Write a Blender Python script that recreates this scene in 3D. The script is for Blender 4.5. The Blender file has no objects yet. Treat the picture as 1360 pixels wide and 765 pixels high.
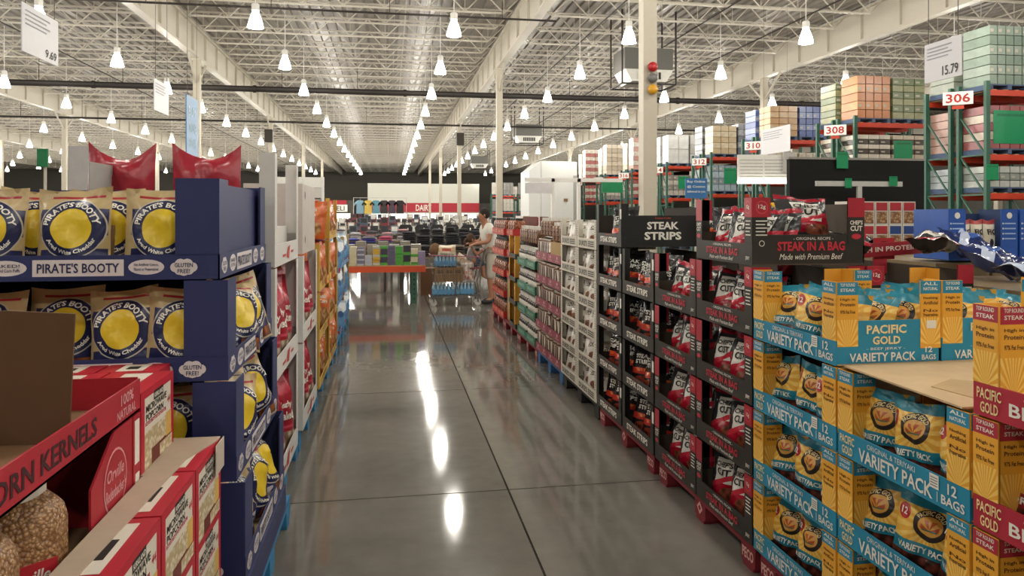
import bpy, math, random
from mathutils import Vector, Matrix
from mathutils import noise as mnoise
sc = bpy.context.scene
COL = sc.collection
PI = math.pi

# ---------------------------------------------------------------- camera, world, exposure
cam_d = bpy.data.cameras.new('camera')
cam = bpy.data.objects.new('camera', cam_d); COL.objects.link(cam)
cam.location = (0, 0, 1.65)
cam.rotation_euler = (PI/2, 0, math.radians(-9.6))
cam_d.sensor_width = 36; cam_d.lens = 36*960/1360
cam_d.shift_y = -97.5/1360
cam_d.clip_end = 300
sc.camera = cam
sc.view_settings.view_transform = 'Standard'
sc.view_settings.look = 'None'
sc.view_settings.exposure = 0.3
sc.view_settings.gamma = 1
sc.view_settings.use_curve_mapping = False
sc.cycles.max_bounces = 7
sc.cycles.diffuse_bounces = 4
sc.cycles.glossy_bounces = 3
sc.cycles.use_denoising = True
sc.cycles.sample_clamp_indirect = 8
world = bpy.data.worlds.new('world'); sc.world = world
world.use_nodes = True
world.node_tree.nodes['Background'].inputs[0].default_value = (1, .95, .88, 1)
world.node_tree.nodes['Background'].inputs[1].default_value = 0.02
LAMP_W = 150.0          # watts of each pendant lamp
LAMP_COL = (1.0, .95, .86)

# ---------------------------------------------------------------- materials
def lin(h):
    if not isinstance(h, str): return tuple(h)
    h = h.lstrip('#'); o = []
    for i in (0, 2, 4):
        c = int(h[i:i+2], 16)/255
        o.append(c/12.92 if c <= .04045 else ((c+.055)/1.055)**2.4)
    return tuple(o)
_mats = {}
def mat(col, rough=.6, metal=0, var=.12, scale=14, bump=0, emit=0, spec=.5, trans=0, name=None):
    key = (col, rough, metal, var, scale, bump, emit, spec, trans)
    if key in _mats: return _mats[key]
    m = bpy.data.materials.new(name or 'finish'); m.use_nodes = True
    nt = m.node_tree; N = nt.nodes; L = nt.links
    b = N['Principled BSDF']; c = lin(col)
    b.inputs['Roughness'].default_value = rough
    b.inputs['Metallic'].default_value = metal
    b.inputs['Specular IOR Level'].default_value = spec
    b.inputs['Base Color'].default_value = (*c, 1)
    if trans: b.inputs['Transmission Weight'].default_value = trans
    if emit:
        b.inputs['Emission Color'].default_value = (*c, 1); b.inputs['Emission Strength'].default_value = emit
        m.cycles.emission_sampling = 'NONE' if emit > 3 else 'AUTO'
    if var or bump:
        tc = N.new('ShaderNodeTexCoord'); nz = N.new('ShaderNodeTexNoise')
        nz.inputs['Scale'].default_value = scale; nz.inputs['Detail'].default_value = 3
        L.new(tc.outputs['Object'], nz.inputs['Vector'])
        if var:
            mx = N.new('ShaderNodeMix'); mx.data_type = 'RGBA'
            mx.inputs['A'].default_value = (*[x*(1-var) for x in c], 1)
            mx.inputs['B'].default_value = (*[min(1, x*(1+var)) for x in c], 1)
            L.new(nz.outputs['Fac'], mx.inputs['Factor']); L.new(mx.outputs['Result'], b.inputs['Base Color'])
        if bump:
            bp = N.new('ShaderNodeBump'); bp.inputs['Strength'].default_value = bump; bp.inputs['Distance'].default_value = .01
            L.new(nz.outputs['Fac'], bp.inputs['Height']); L.new(bp.outputs['Normal'], b.inputs['Normal'])
    _mats[key] = m
    return m

def pmat(name, base, layers, rough=.35, bump=.25, bscale=18, spec=.5):
    """flat print laid out in the surface's own UV"""
    m = bpy.data.materials.new(name); m.use_nodes = True
    nt = m.node_tree; N = nt.nodes; L = nt.links
    b = N['Principled BSDF']; b.inputs['Roughness'].default_value = rough
    b.inputs['Specular IOR Level'].default_value = spec
    uvn = N.new('ShaderNodeTexCoord'); sp = N.new('ShaderNodeSeparateXYZ')
    L.new(uvn.outputs['UV'], sp.inputs[0]); U, V = sp.outputs[0], sp.outputs[1]
    def put(sock, v):
        if hasattr(v, 'is_linked') or hasattr(v, 'links'): L.new(v, sock)
        else: sock.default_value = v
    def M(op, a, b_=0.0, c_=None):
        n = N.new('ShaderNodeMath'); n.operation = op
        put(n.inputs[0], a); put(n.inputs[1], b_)
        if c_ is not None: put(n.inputs[2], c_)
        return n.outputs[0]
    rgb = N.new('ShaderNodeRGB'); rgb.outputs[0].default_value = (*lin(base), 1)
    cur = rgb.outputs[0]
    def rng(s, a, c): return M('COMPARE', s, (a+c)/2, abs(c-a)/2)
    for l in layers:
        k = l[0]; src = None
        if k == 'band': f = rng(V, l[1], l[2]); col = l[3]
        elif k == 'rect': f = M('MULTIPLY', rng(U, l[1], l[2]), rng(V, l[3], l[4])); col = l[5]
        elif k == 'slant':  # v between line a+s*u and c+s*u
            t = M('SUBTRACT', V, M('MULTIPLY', U, l[3])); f = rng(t, l[1], l[2]); col = l[4]
        elif k == 'ell':
            x = M('DIVIDE', M('SUBTRACT', U, l[1]), l[3]); y = M('DIVIDE', M('SUBTRACT', V, l[2]), l[4])
            f = M('LESS_THAN', M('ADD', M('MULTIPLY', x, x), M('MULTIPLY', y, y)), 1.0); col = l[5]
        elif k == 'rays':   # cu cv n col u0 u1 v0 v1
            a = M('ARCTAN2', M('SUBTRACT', V, l[2]), M('SUBTRACT', U, l[1]))
            f = M('GREATER_THAN', M('SINE', M('MULTIPLY', a, l[3])), 0.0)
            f = M('MULTIPLY', f, M('MULTIPLY', rng(U, l[5], l[6]), rng(V, l[7], l[8]))); col = l[4]
        elif k in ('food', 'foodell'):   # u0 u1 v0 v1 colA colB scale
            if k == 'food': f = M('MULTIPLY', rng(U, l[1], l[2]), rng(V, l[3], l[4]))
            else:
                x = M('DIVIDE', M('SUBTRACT', U, l[1]), l[2]); y = M('DIVIDE', M('SUBTRACT', V, l[3]), l[4])
                f = M('LESS_THAN', M('ADD', M('MULTIPLY', x, x), M('MULTIPLY', y, y)), 1.0)
            vo = N.new('ShaderNodeTexVoronoi'); vo.inputs['Scale'].default_value = l[7]
            L.new(uvn.outputs['UV'], vo.inputs['Vector'])
            cr = N.new('ShaderNodeMix'); cr.data_type = 'RGBA'
            cr.inputs['A'].default_value = (*lin(l[5]), 1); cr.inputs['B'].default_value = (*lin(l[6]), 1)
            L.new(M('MULTIPLY', vo.outputs['Distance'], 1.5), cr.inputs['Factor']); src = cr.outputs['Result']; col = None
        mx = N.new('ShaderNodeMix'); mx.data_type = 'RGBA'
        L.new(f, mx.inputs['Factor']); L.new(cur, mx.inputs['A'])
        if src: L.new(src, mx.inputs['B'])
        else: mx.inputs['B'].default_value = (*lin(col), 1)
        cur = mx.outputs['Result']
    L.new(cur, b.inputs['Base Color'])
    if bump:
        nz = N.new('ShaderNodeTexNoise'); nz.inputs['Scale'].default_value = bscale; nz.inputs['Detail'].default_value = 2
        L.new(uvn.outputs['Object'], nz.inputs['Vector'])
        bp = N.new('ShaderNodeBump'); bp.inputs['Strength'].default_value = bump; bp.inputs['Distance'].default_value = .02
        L.new(nz.outputs['Fac'], bp.inputs['Height']); L.new(bp.outputs['Normal'], b.inputs['Normal'])
    return m

# ---------------------------------------------------------------- mesh building
_tc = {}
def glyphs(s, bold=0.0, shear=0.0):
    """lettering as flat triangles in a 0..1 box, with its aspect"""
    k = (s, bold, shear)
    if k in _tc: return _tc[k]
    cu = bpy.data.curves.new('t', 'FONT'); cu.body = s; cu.offset = bold; cu.resolution_u = 2; cu.shear = shear
    cu.align_x = 'CENTER'
    ob = bpy.data.objects.new('t', cu); COL.objects.link(ob)
    dg = bpy.context.evaluated_depsgraph_get()
    me = ob.evaluated_get(dg).to_mesh()
    vs = [(v.co.x, v.co.y) for v in me.vertices]; fs = [tuple(p.vertices) for p in me.polygons]
    ob.evaluated_get(dg).to_mesh_clear()
    bpy.data.objects.remove(ob); bpy.data.curves.remove(cu)
    x0 = min(v[0] for v in vs); x1 = max(v[0] for v in vs); y0 = min(v[1] for v in vs); y1 = max(v[1] for v in vs)
    r = ([((x-x0)/(x1-x0), (y-y0)/(y1-y0)) for x, y in vs], fs, (x1-x0)/(y1-y0))
    _tc[k] = r
    return r

class MB:
    def __init__(self):
        self.v = []; self.f = []; self.m = []; self.uv = {}; self.mats = []
    def mi(self, m):
        if m not in self.mats: self.mats.append(m)
        return self.mats.index(m)
    def add(self, vs, fs, m, uvs=None):
        o = len(self.v); mi = self.mi(m)
        self.v += [tuple(x) for x in vs]
        for k, f in enumerate(fs):
            if uvs: self.uv[len(self.f)] = [uvs[i] for i in f]
            self.f.append(tuple(i+o for i in f)); self.m.append(mi)
        return self
    def box(self, x0, x1, y0, y1, z0, z1, m):
        vs = [(x, y, z) for z in (z0, z1) for y in (y0, y1) for x in (x0, x1)]
        return self.add(vs, [(0,2,3,1), (4,5,7,6), (0,1,5,4), (2,6,7,3), (0,4,6,2), (1,3,7,5)], m)
    def quad(self, o, r, u, m, uv=True):
        o = Vector(o); r = Vector(r); u = Vector(u)
        return self.add([o, o+r, o+r+u, o+u], [(0,1,2,3)], m, [(0,0), (1,0), (1,1), (0,1)])
    def prism(self, pts, y0, y1, m):      # outline in x,z extruded along y
        n = len(pts)
        vs = [(x, y0, z) for x, z in pts] + [(x, y1, z) for x, z in pts]
        fs = [tuple(range(n)), tuple(range(2*n-1, n-1, -1))] + [(i, i+n, (i+1) % n+n, (i+1) % n) for i in range(n)]
        return self.add(vs, fs, m)
    def prismz(self, pts, z0, z1, m):
        n = len(pts)
        vs = [(x, y, z0) for x, y in pts] + [(x, y, z1) for x, y in pts]
        fs = [tuple(range(n-1, -1, -1)), tuple(range(n, 2*n))] + [(i, (i+1) % n, (i+1) % n+n, i+n) for i in range(n)]
        return self.add(vs, fs, m)
    def bar(self, a, b, w, m, n=4, w2=None):
        a = Vector(a); b = Vector(b); d = (b-a).normalized()
        s = d.cross(Vector((0, 0, 1)))
        if s.length < .01: s = d.cross(Vector((0, 1, 0)))
        s.normalize(); t = s.cross(d); w2 = w if w2 is None else w2
        vs = []
        for p, ww in ((a, w), (b, w2)):
            for i in range(n):
                an = 2*PI*(i+.5)/n; vs.append(p+(s*math.cos(an)+t*math.sin(an))*ww/2*(1.414 if n == 4 else 1))
        fs = [(i, (i+1) % n, (i+1) % n+n, i+n) for i in range(n)] + [tuple(range(n-1, -1, -1)), tuple(range(n, 2*n))]
        return self.add(vs, fs, m)
    def tube(self, pts, w, m, n=6):
        for a, b in zip(pts, pts[1:]): self.bar(a, b, w, m, n)
        return self
    def lathe(self, prof, m, n=12, c=(0, 0), sq=2.0, flat=False):   # prof (r,z); sq>2 = squarish section
        vs = []; k = len(prof)
        for r, z in prof:
            for i in range(n):
                a = 2*PI*i/n; ca, sa = math.cos(a), math.sin(a)
                q = (abs(ca)**sq+abs(sa)**sq)**(-1/sq)
                vs.append((c[0]+r*q*ca, c[1]+r*q*sa, z))
        fs = [(j*n+i, j*n+(i+1) % n, (j+1)*n+(i+1) % n, (j+1)*n+i) for j in range(k-1) for i in range(n)]
        fs += [tuple(range(n-1, -1, -1)), tuple(range((k-1)*n, k*n))]
        return self.add(vs, fs, m)
    def text(self, s, o, r, u, m, bold=.02, shear=0, keep=False):
        """fill the box o, o+r, o+u with lettering; keep = keep the letters' own aspect (fit inside, centred)"""
        g, fs, asp = glyphs(s, bold, shear)
        o = Vector(o); r = Vector(r); u = Vector(u)
        if keep:
            if r.length/u.length > asp:
                nr = r*(u.length*asp/r.length); o = o+(r-nr)/2; r = nr
            else:
                nu = u*(r.length/asp/u.length); o = o+(u-nu)/2; u = nu
        return self.add([o+r*x+u*y for x, y in g], fs, m)
    def disc(self, c, rx, uy, m, n=18):
        c = Vector(c); rx = Vector(rx); uy = Vector(uy)
        return self.add([c+rx*math.cos(2*PI*i/n)+uy*math.sin(2*PI*i/n) for i in range(n)], [tuple(range(n))], m)
    def mesh(self, name, smooth=False):
        me = bpy.data.meshes.new(name)
        me.from_pydata(self.v, [], self.f)
        for m in self.mats: me.materials.append(m)
        me.polygons.foreach_set('material_index', self.m)
        if self.uv:
            l = me.uv_layers.new(name='UVMap')
            for i, p in enumerate(me.polygons):
                u = self.uv.get(i)
                for k, li in enumerate(p.loop_indices): l.data[li].uv = u[k] if u else (-5, -5)
        if smooth is True: me.polygons.foreach_set('use_smooth', [True]*len(me.polygons))
        elif smooth: me.polygons.foreach_set('use_smooth', [self.mats[i] in smooth for i in self.m])
        me.update()
        return me

# ---------------------------------------------------------------- scene objects
def tag(o, label=None, cat=None, group=None, kind=None):
    if label: o['label'] = label
    if cat: o['category'] = cat
    if group: o['group'] = group
    if kind: o['kind'] = kind
    return o
def obj(name, me, parent=None, loc=(0, 0, 0), rot=(0, 0, 0), scale=None):
    o = bpy.data.objects.new(name, me); COL.objects.link(o)
    o.location = loc; o.rotation_euler = rot
    if scale: o.scale = scale
    if parent: o.parent = parent
    return o
def one(name, me, label, cat, loc=(0, 0, 0), rot=(0, 0, 0), group=None, scale=None):
    return tag(obj(name, me, None, loc, rot, scale), label, cat, group)
def put(parts, name, label, cat, loc=(0, 0, 0), rot=(0, 0, 0), group=None, kind=None):
    """parts: (name, mesh, loc, rot, [sub parts]) -> an Empty that parents them"""
    e = obj(name, None, None, loc, rot if isinstance(rot, tuple) else (0, 0, rot)); e.empty_display_size = .1
    tag(e, label, cat, group, kind)
    def rec(ps, par):
        for p in ps:
            p = tuple(p)+((0, 0, 0), (0, 0, 0), ())[len(p)-2:]
            o = obj(p[0], p[1], par, p[2], p[3])
            rec(p[4], o)
    rec(parts, e)
    return e
def struct(name, me, label=None, loc=(0, 0, 0), rot=(0, 0, 0)):
    return tag(obj(name, me, None, loc, rot), label, None, None, 'structure')
def boxmesh(name, x0, x1, y0, y1, z0, z1, m): return MB().box(x0, x1, y0, y1, z0, z1, m).mesh(name)
ORD = ['first','second','third','fourth','fifth','sixth','seventh','eighth','ninth','tenth','eleventh','twelfth','thirteenth',
       'fourteenth','fifteenth','sixteenth','seventeenth','eighteenth','nineteenth','twentieth','twenty-first','twenty-second','twenty-third','twenty-fourth']
UP = ['bottom', 'second', 'third', 'fourth', 'fifth', 'sixth']
def bend(x, y, z, s, a=.004):
    n = mnoise.noise_vector(Vector((x*7+s*3.1, y*7+s*1.7, z*7-s*2.3)))
    return x+n.x*a, y+n.y*a, z+n.z*a

def bag(name, w, h, t, m, back, seed=0, texts=(), arcs=(), seal=.06, nu=10, nv=13, crinkle=.009, top_pinch=0.0, ears=.035):
    """a filled pillow bag standing on its bottom edge: front towards -y, printed through its UV"""
    rnd = random.Random(seed); ph = [rnd.uniform(0, 6.28) for _ in range(6)]
    lean = rnd.uniform(-.02, .02)
    def S(u, v, side=-1, off=0.0):
        e = max(0, 1-abs(2*u-1)**2.3)**.6
        if v < .25: g = .45+.55*math.sin(v/.25*PI/2)
        elif v < .6: g = 1
        else: g = max(0, math.cos((v-.6)/max(.01, (1-seal-.6))*PI/2)) if v < 1-seal else 0
        wr = crinkle*(math.sin(9*u+ph[0]+5*v)*math.sin(7*v+ph[1])+.6*math.sin(17*u+ph[2]-9*v)*math.sin(13*v+ph[3]))
        wx = 1-.05*g*e-.03*math.sin(PI*v)-top_pinch*max(0, v-.5)
        x = (u-.5)*w*wx+lean*v*h
        y = side*(t/2*e*g)+wr*(.3+e)+side*off
        z = v*h+(.012*math.sin(5*u+ph[4]) if v > .9 else 0)*h*2*(v-.9)*5
        if v > .55: z -= ears*h*(1-(2*u-1)**2)*((v-.55)/.45)**2
        return Vector((x, y, z))
    b = MB()
    for side, mm in ((-1, m), (1, back)):
        vs = [S(i/nu, j/nv, side) for j in range(nv+1) for i in range(nu+1)]
        uvs = [(i/nu, j/nv) for j in range(nv+1) for i in range(nu+1)]
        fs = []
        for j in range(nv):
            for i in range(nu):
                q = (j*(nu+1)+i, j*(nu+1)+i+1, (j+1)*(nu+1)+i+1, (j+1)*(nu+1)+i)
                fs.append(q if side < 0 else q[::-1])
        b.add(vs, fs, mm, uvs if side < 0 else None)
    for s, u0, u1, v0, v1, mm in texts:
        g, fs, _ = glyphs(s, .03)
        b.add([S(u0+(u1-u0)*x, v0+(v1-v0)*y, -1, .004) for x, y in g], fs, mm)
    for s, cu, cv, r, hh, a0, a1, mm in arcs:      # letters along an arc; r and hh in units of the width
        g, fs, _ = glyphs(s, .03); vs = []
        for x, y in g:
            a = math.radians(a0+(a1-a0)*x); rr = r+hh*(y-.5) if a1 < a0 else r-hh*(y-.5)
            vs.append(S(cu+rr*math.cos(a), cv+rr*math.sin(a)*w/h, -1, .004))
        b.add(vs, fs, mm)
    return b.mesh(name, (m, back))
# ================================================================ the building
def concrete():
    m = bpy.data.materials.new('polished_concrete'); m.use_nodes = True
    nt = m.node_tree; N = nt.nodes; L = nt.links; b = N['Principled BSDF']
    tc = N.new('ShaderNodeTexCoord'); n1 = N.new('ShaderNodeTexNoise'); n2 = N.new('ShaderNodeTexNoise')
    geo = N.new('ShaderNodeNewGeometry')
    n1.inputs['Scale'].default_value = .9; n1.inputs['Detail'].default_value = 5
    n2.inputs['Scale'].default_value = 9; n2.inputs['Detail'].default_value = 6
    for n in (n1, n2): L.new(geo.outputs['Position'], n.inputs['Vector'])
    r = N.new('ShaderNodeValToRGB'); e = r.color_ramp.elements
    e[0].position = .3; e[0].color = (.14, .13, .112, 1); e[1].position = .7; e[1].color = (.2, .186, .162, 1)
    ad = N.new('ShaderNodeMath'); ad.operation = 'MULTIPLY_ADD'; ad.inputs[1].default_value = .35
    L.new(n2.outputs['Fac'], ad.inputs[0]); L.new(n1.outputs['Fac'], ad.inputs[2])
    sb = N.new('ShaderNodeMath'); sb.operation = 'SUBTRACT'; sb.inputs[1].default_value = .17
    L.new(ad.outputs[0], sb.inputs[0]); L.new(sb.outputs[0], r.inputs['Fac']); L.new(r.outputs['Color'], b.inputs['Base Color'])
    rr = N.new('ShaderNodeMapRange'); rr.inputs['To Min'].default_value = .05; rr.inputs['To Max'].default_value = .1
    L.new(n1.outputs['Fac'], rr.inputs['Value']); L.new(rr.outputs['Result'], b.inputs['Roughness'])
    b.inputs['Specular IOR Level'].default_value = .42
    bp = N.new('ShaderNodeBump'); bp.inputs['Strength'].default_value = .02; bp.inputs['Distance'].default_value = .01
    L.new(n2.outputs['Fac'], bp.inputs['Height']); L.new(bp.outputs['Normal'], b.inputs['Normal'])
    return m
M_FLOOR = concrete()
M_DARK = mat('#1d1b18', .9); M_CEIL = mat('#898278', .4, var=.1, scale=3, spec=.6); M_STEEL = mat('#c6bfb0', .5, var=.04)
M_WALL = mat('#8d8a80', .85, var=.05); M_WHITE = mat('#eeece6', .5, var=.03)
M_PIPE = mat('#231d19', .6)
X0, X1, Y0, Y1, ZC = -76, 60, -14, 112, 8.75

fl = struct('floor', boxmesh('floor', X0, X1, Y0, Y1, -.2, -.012, M_DARK), 'grey polished concrete warehouse floor in sawn slabs')
SX, SY, JX, JY = 3.8, 2.52, .7, 4.28-2.52*3
slab = boxmesh('slab', .006, SX-.006, .006, SY-.006, -.05, 0, M_FLOOR)
NX0, NX1 = -3, 4; ny = 22
for i in range(NX0, NX1):
    for j in range(ny): obj('slab', slab, fl, (JX+SX*i, JY+SY*j, 0))
xa, xb, ya, yb = JX+SX*NX0, JX+SX*NX1, JY, JY+SY*ny
for q in ((X0, xa-.006, Y0, Y1), (xb+.006, X1, Y0, Y1), (xa, xb, Y0, ya-.006), (xa, xb, yb+.006, Y1)):
    obj('slab', boxmesh('slab', *q, -.05, 0, M_FLOOR), fl)
struct('wall_left', boxmesh('wall_left', X0-.3, X0, Y0, Y1, -.2, ZC+.4, M_WALL), 'plain grey warehouse wall far to the left')
struct('wall_right', boxmesh('wall_right', X1, X1+.3, Y0, Y1, -.2, ZC+.4, M_WALL), 'plain grey warehouse wall far to the right')
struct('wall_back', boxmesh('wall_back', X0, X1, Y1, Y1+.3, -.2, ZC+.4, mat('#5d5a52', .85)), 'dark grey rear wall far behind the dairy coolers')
struct('wall_front', boxmesh('wall_front', X0, X1, Y0-.3, Y0, -.2, ZC+.4, M_WALL), 'plain grey warehouse wall behind the viewer')

# corrugated deck: ribs along y
def deck():
    b = MB(); p = .36; x = X0; pts = []
    while x < X1:
        pts += [(x, ZC), (x+.2, ZC), (x+.225, ZC+.075), (x+.335, ZC+.075)]; x += p
    vs = []; ys = [Y0, 20, 50, 80, Y1]
    for y in ys: vs += [(a, y, z) for a, z in pts]
    n = len(pts)
    b.add(vs, [(j*n+i, j*n+i+1, (j+1)*n+i+1, (j+1)*n+i) for j in range(len(ys)-1) for i in range(n-1)], M_CEIL)
    b.box(X0, X1, Y0, Y1, ZC+.12, ZC+.2, M_CEIL)
    return b.mesh('ceiling')
ce = struct('ceiling', deck(), 'pale corrugated steel roof deck over open bar joists')
GX = [4.35-11.5*3, 4.35-11.5*2, 4.35-11.5, 4.35, 4.35+11.5, 4.35+23, 4.35+34.5]
GX_OUT = [4.35-11.5*k for k in (7, 6, 5, 4)]
GYS = [-5.2+17*k for k in range(7)]
# girders: solid pale plates with flanges, one per bay between two columns
def girder(L):
    b = MB()
    b.box(-.035, .035, 0, L, 7.55, 8.6, M_STEEL); b.box(-.14, .14, 0, L, 7.5, 7.58, M_STEEL); b.box(-.14, .14, 0, L, 8.56, 8.64, M_STEEL)
    y = .9
    while y < L: b.box(-.12, .12, y-.02, y+.02, 7.58, 8.56, M_STEEL); y += 1.9
    return b.mesh('girder')
g17 = girder(17)
for x in GX_OUT+GX:
    for y in [-22.2+17]+GYS[1:]:
        obj('girder', g17 if y+17 < Y1 else girder(Y1-y), ce, (x, y, 0))
# bar joists between girders
def joist():
    b = MB(); L = 11.5-.3; zt, zb = 8.7, 8.02; n = 9; s = L/n
    b.box(.15, .15+L, -.035, .035, zt-.05, zt, M_STEEL); b.box(.15+s*.5, .15+L-s*.5, -.035, .035, zb, zb+.05, M_STEEL)
    for i in range(n):
        a = .15+i*s
        b.bar((a, 0, zt-.03), (a+s/2, 0, zb+.03), .034, M_STEEL, 4); b.bar((a+s/2, 0, zb+.03), (a+s, 0, zt-.03), .034, M_STEEL, 4)
        b.bar((a+s/2, 0, zb+.03), (a+s/2, 0, zt-.03), .016, M_STEEL, 4)
    return b.mesh('joist')
jm = joist()
jy = [3.7+1.9*k for k in range(57)]; nj = 0; late = MB()
for y in jy:
    for gi in range(6):
        if (gi in (1, 2, 3, 4) and y < 86) or (gi in (0, 5) and 30 < y < 60): obj('joist', jm, ce, (GX[gi], y, 0))
        else:
            late.add([(v.co.x+GX[gi], v.co.y+y, v.co.z) for v in jm.vertices], [tuple(p.vertices) for p in jm.polygons], M_STEEL)
for gx in GX_OUT:
    for y in jy[10:]: late.add([(v.co.x+gx, v.co.y+y, v.co.z) for v in jm.vertices], [tuple(p.vertices) for p in jm.polygons], M_STEEL)
tag(obj('joist', late.mesh('joist'), ce), 'distant bar joists at the edges of the roof', None, None, 'stuff')
# bridging rods running along y through the joists
for k, x in enumerate([-14.5, -10.8, -3.3, .5, 8.1, 12, 19.5]):
    obj('bridging_rod', MB().bar((x, 2, 8.06), (x, 100, 8.06), .022, M_STEEL).mesh('bridging_rod'), ce)
for k, x in enumerate([-12.6, 6.9, 10.2, 13.1]):
    obj('conduit', MB().bar((x, 2, 7.98), (x, 100, 7.98), .05, M_PIPE, 6).mesh('conduit'), ce)

# columns
colm = {}
def column_mesh():
    b = MB()
    b.box(-.12, .12, -.12, .12, 0, 7.5, mat('#bfb7a5', .55, var=.04)); b.box(-.2, .2, -.2, .2, 0, .02, M_STEEL); b.box(-.18, .18, -.18, .18, 7.46, 7.5, M_STEEL)
    return b.mesh('column')
cm_ = column_mesh(); brc = MB()
for s in (-1, 1):
    brc.bar((0, s*.1, 6.6), (0, s*1.3, 7.5), .07, M_STEEL); 
brc = brc.mesh('column_brace')
for gx, nm in zip(GX_OUT[1:]+GX[:1], ('sixth', 'fifth', 'fourth', 'third')):
    for k in (2, 3, 4, 5): struct('column', cm_, 'square cream steel column, %s along the %s girder out to the left' % (ORD[k-1], nm), (gx, GYS[k], 0))
sides = ['far left', 'outer left', 'left', 'centre', 'right', 'far right', 'outer right']
for gi in range(1, 6):
    for k in range(1, 6):
        x, y = GX[gi], GYS[k]
        c = struct('column', cm_, 'square cream steel column, %s along the %s roof girder' % (ORD[k-1], sides[gi]), (x, y, 0))
        obj('column_brace', brc, c)

# sprinkler mains and branch pipes crossing under the joists
def pipe(y, z, w, x0, x1, label, drops=()):
    parts = [('pipe_run', MB().bar((x0, 0, 0), (x1, 0, 0), w, M_PIPE, 8).mesh('pipe_run'))]
    hg = MB().bar((0, 0, 0), (0, 0, 8.76-z), .018, M_PIPE).mesh('pipe_hanger')
    x = x0+1
    while x < x1: parts.append(('pipe_hanger', hg, (x, 0, 0))); x += 3.2
    cp = MB().bar((0, 0, 0), (.14, 0, 0), w*1.25, M_PIPE, 8).mesh('pipe_coupling')
    x = x0+3
    while x < x1: parts.append(('pipe_coupling', cp, (x, 0, 0))); x += 6.4
    put(parts, 'sprinkler_pipe', label, 'pipe', (0, y, z))
pipe(32.5, 7.05, .26, -60, 50, 'thick dark sprinkler main crossing the whole hall')
pipe(45, 7.2, .12, -60, 50, 'thinner dark pipe crossing the hall beyond the thick sprinkler main')
pipe(20.6, 7.3, .06, -33, 4.8, 'thin dark pipe crossing overhead in front of the thick sprinkler main')

# pendant lamps
M_GLOW = mat((1.0, .97, .9), .4, emit=9, var=0, name='lamp_glow')
bell = MB().lathe([(.075, .42), (.1, .36), (.15, .22), (.19, .08), (.2, 0)], M_GLOW, 12)
bell.f = bell.f[:-2]; bell.m = bell.m[:-2]
bell = bell.mesh('shade', True)
bulb = MB().lathe([(.03, .3), (.07, .2), (.075, .12), (.03, .05)], M_GLOW, 8).mesh('bulb', True)
hous = MB().lathe([(.05, .42), (.1, .44), (.1, .6), (.06, .63)], M_WHITE, 10).mesh('ballast_housing')
hook = MB().bar((0, 0, .62), (0, 0, 2.36), .025, M_WHITE, 5).mesh('hanging_rod')
lampparts = [('shade', bell, (0, 0, 0), (0, 0, 0), [('bulb', bulb)]), ('ballast_housing', hous), ('hanging_rod', hook)]
LROWS = [(-19.8, 'furthest left'), (-14.3, 'second from the left wall side'), (-8.7, 'outside the left girder'), (-3.4, 'over the left snack displays'),
         (1.7, 'over the main aisle'), (6.6, 'right of the centre column'), (11.5, 'in front of the pallet racks'), (16.9, 'above the pallet racks'),
         (22.4, 'deep behind the racks'), (-25.3, 'three rows out beyond the left'), (-30.8, 'four rows out beyond the left'), (-36.3, 'five rows out beyond the left'), (-41.8, 'six rows out beyond the left'), (-47.3, 'seven rows out beyond the left')]
ld = bpy.data.lights.new('lamp_light', 'POINT'); ld.energy = LAMP_W; ld.color = LAMP_COL; ld.shadow_soft_size = .16
for ri, (x, rn) in enumerate(LROWS):
    for k in range(19):
        y = -7.1+5.3*k + (-.8 if ri == 6 else .5 if ri == 2 else 0)
        if k < 3 and ri in (0, 1): continue
        if ri > 8 and k < 6 or ri == 8 and k < 2: continue
        e = put(lampparts, 'pendant_lamp', 'glowing bell lamp, %s from the front in the row %s' % (ORD[k], rn), 'lamp', (x, y, 6.45), 0, 'pendant bell lamps')
        o = obj('lamp_light', ld, e, (0, 0, -.18))

# air units hung in the roof
def hvac(x, y, z, w, label):
    b = MB(); m = mat('#d6d4cc', .5); d = mat('#2b2a28', .7)
    b.box(-w/2, w/2, 0, 1.3, 0, .75, mat('#5f5d57', .5)); body = b.mesh('casing')
    c = MB(); c.prism([(-w/2, 0), (w/2, 0), (w/2-.25, -.42), (-w/2+.25, -.42)], -.02, 1.2, m); ple = c.mesh('plenum')
    g = MB().box(-w*.24, w*.24, -.05, -.03, -.34, -.1, d).mesh('grille')
    lv = MB().box(-.012, .012, -.07, -.05, -.34, -.1, m).mesh('louvre')
    parts = [('casing', body), ('plenum', ple), ('grille', g, (0, 0, 0), (0, 0, 0), [('louvre', lv, (-w*.24+w*.48*i/7, 0, 0)) for i in range(8)])]
    fr = MB()
    for s in (-1, 1):
        fr.bar((s*(w/2+.1), 0, -.5), (s*(w/2+.1), 0, 8.78-z), .05, M_PIPE); fr.bar((s*(w/2+.1), 1.3, -.5), (s*(w/2+.1), 1.3, 8.78-z), .05, M_PIPE)
        fr.bar((s*(w/2+.1), 0, -.5), (s*(w/2+.1), 1.3, -.5), .05, M_PIPE)
    fr.bar((-w/2-.1, 0, -.5), (w/2+.1, 0, -.5), .05, M_PIPE); fr.bar((-w/2-.1, 1.3, -.5), (w/2+.1, 1.3, -.5), .05, M_PIPE)
    parts.append(('hanging_frame', fr.mesh('hanging_frame')))
    put(parts, 'air_conditioner', label, 'air conditioner', (x, y, z))
hvac(8.9, 24, 6.7, 1.75, 'white ceiling air unit with louvres, near the column with coloured bells')
hvac(8.9, 46, 6.75, 1.7, 'white ceiling air unit further back right of the centre column')
hvac(8.9, 72, 6.75, 1.7, 'small distant white ceiling air unit past the dark speaker column')
hvac(-21.2, 36, 6.6, 2.6, 'white ceiling air unit at the far left edge')

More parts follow.
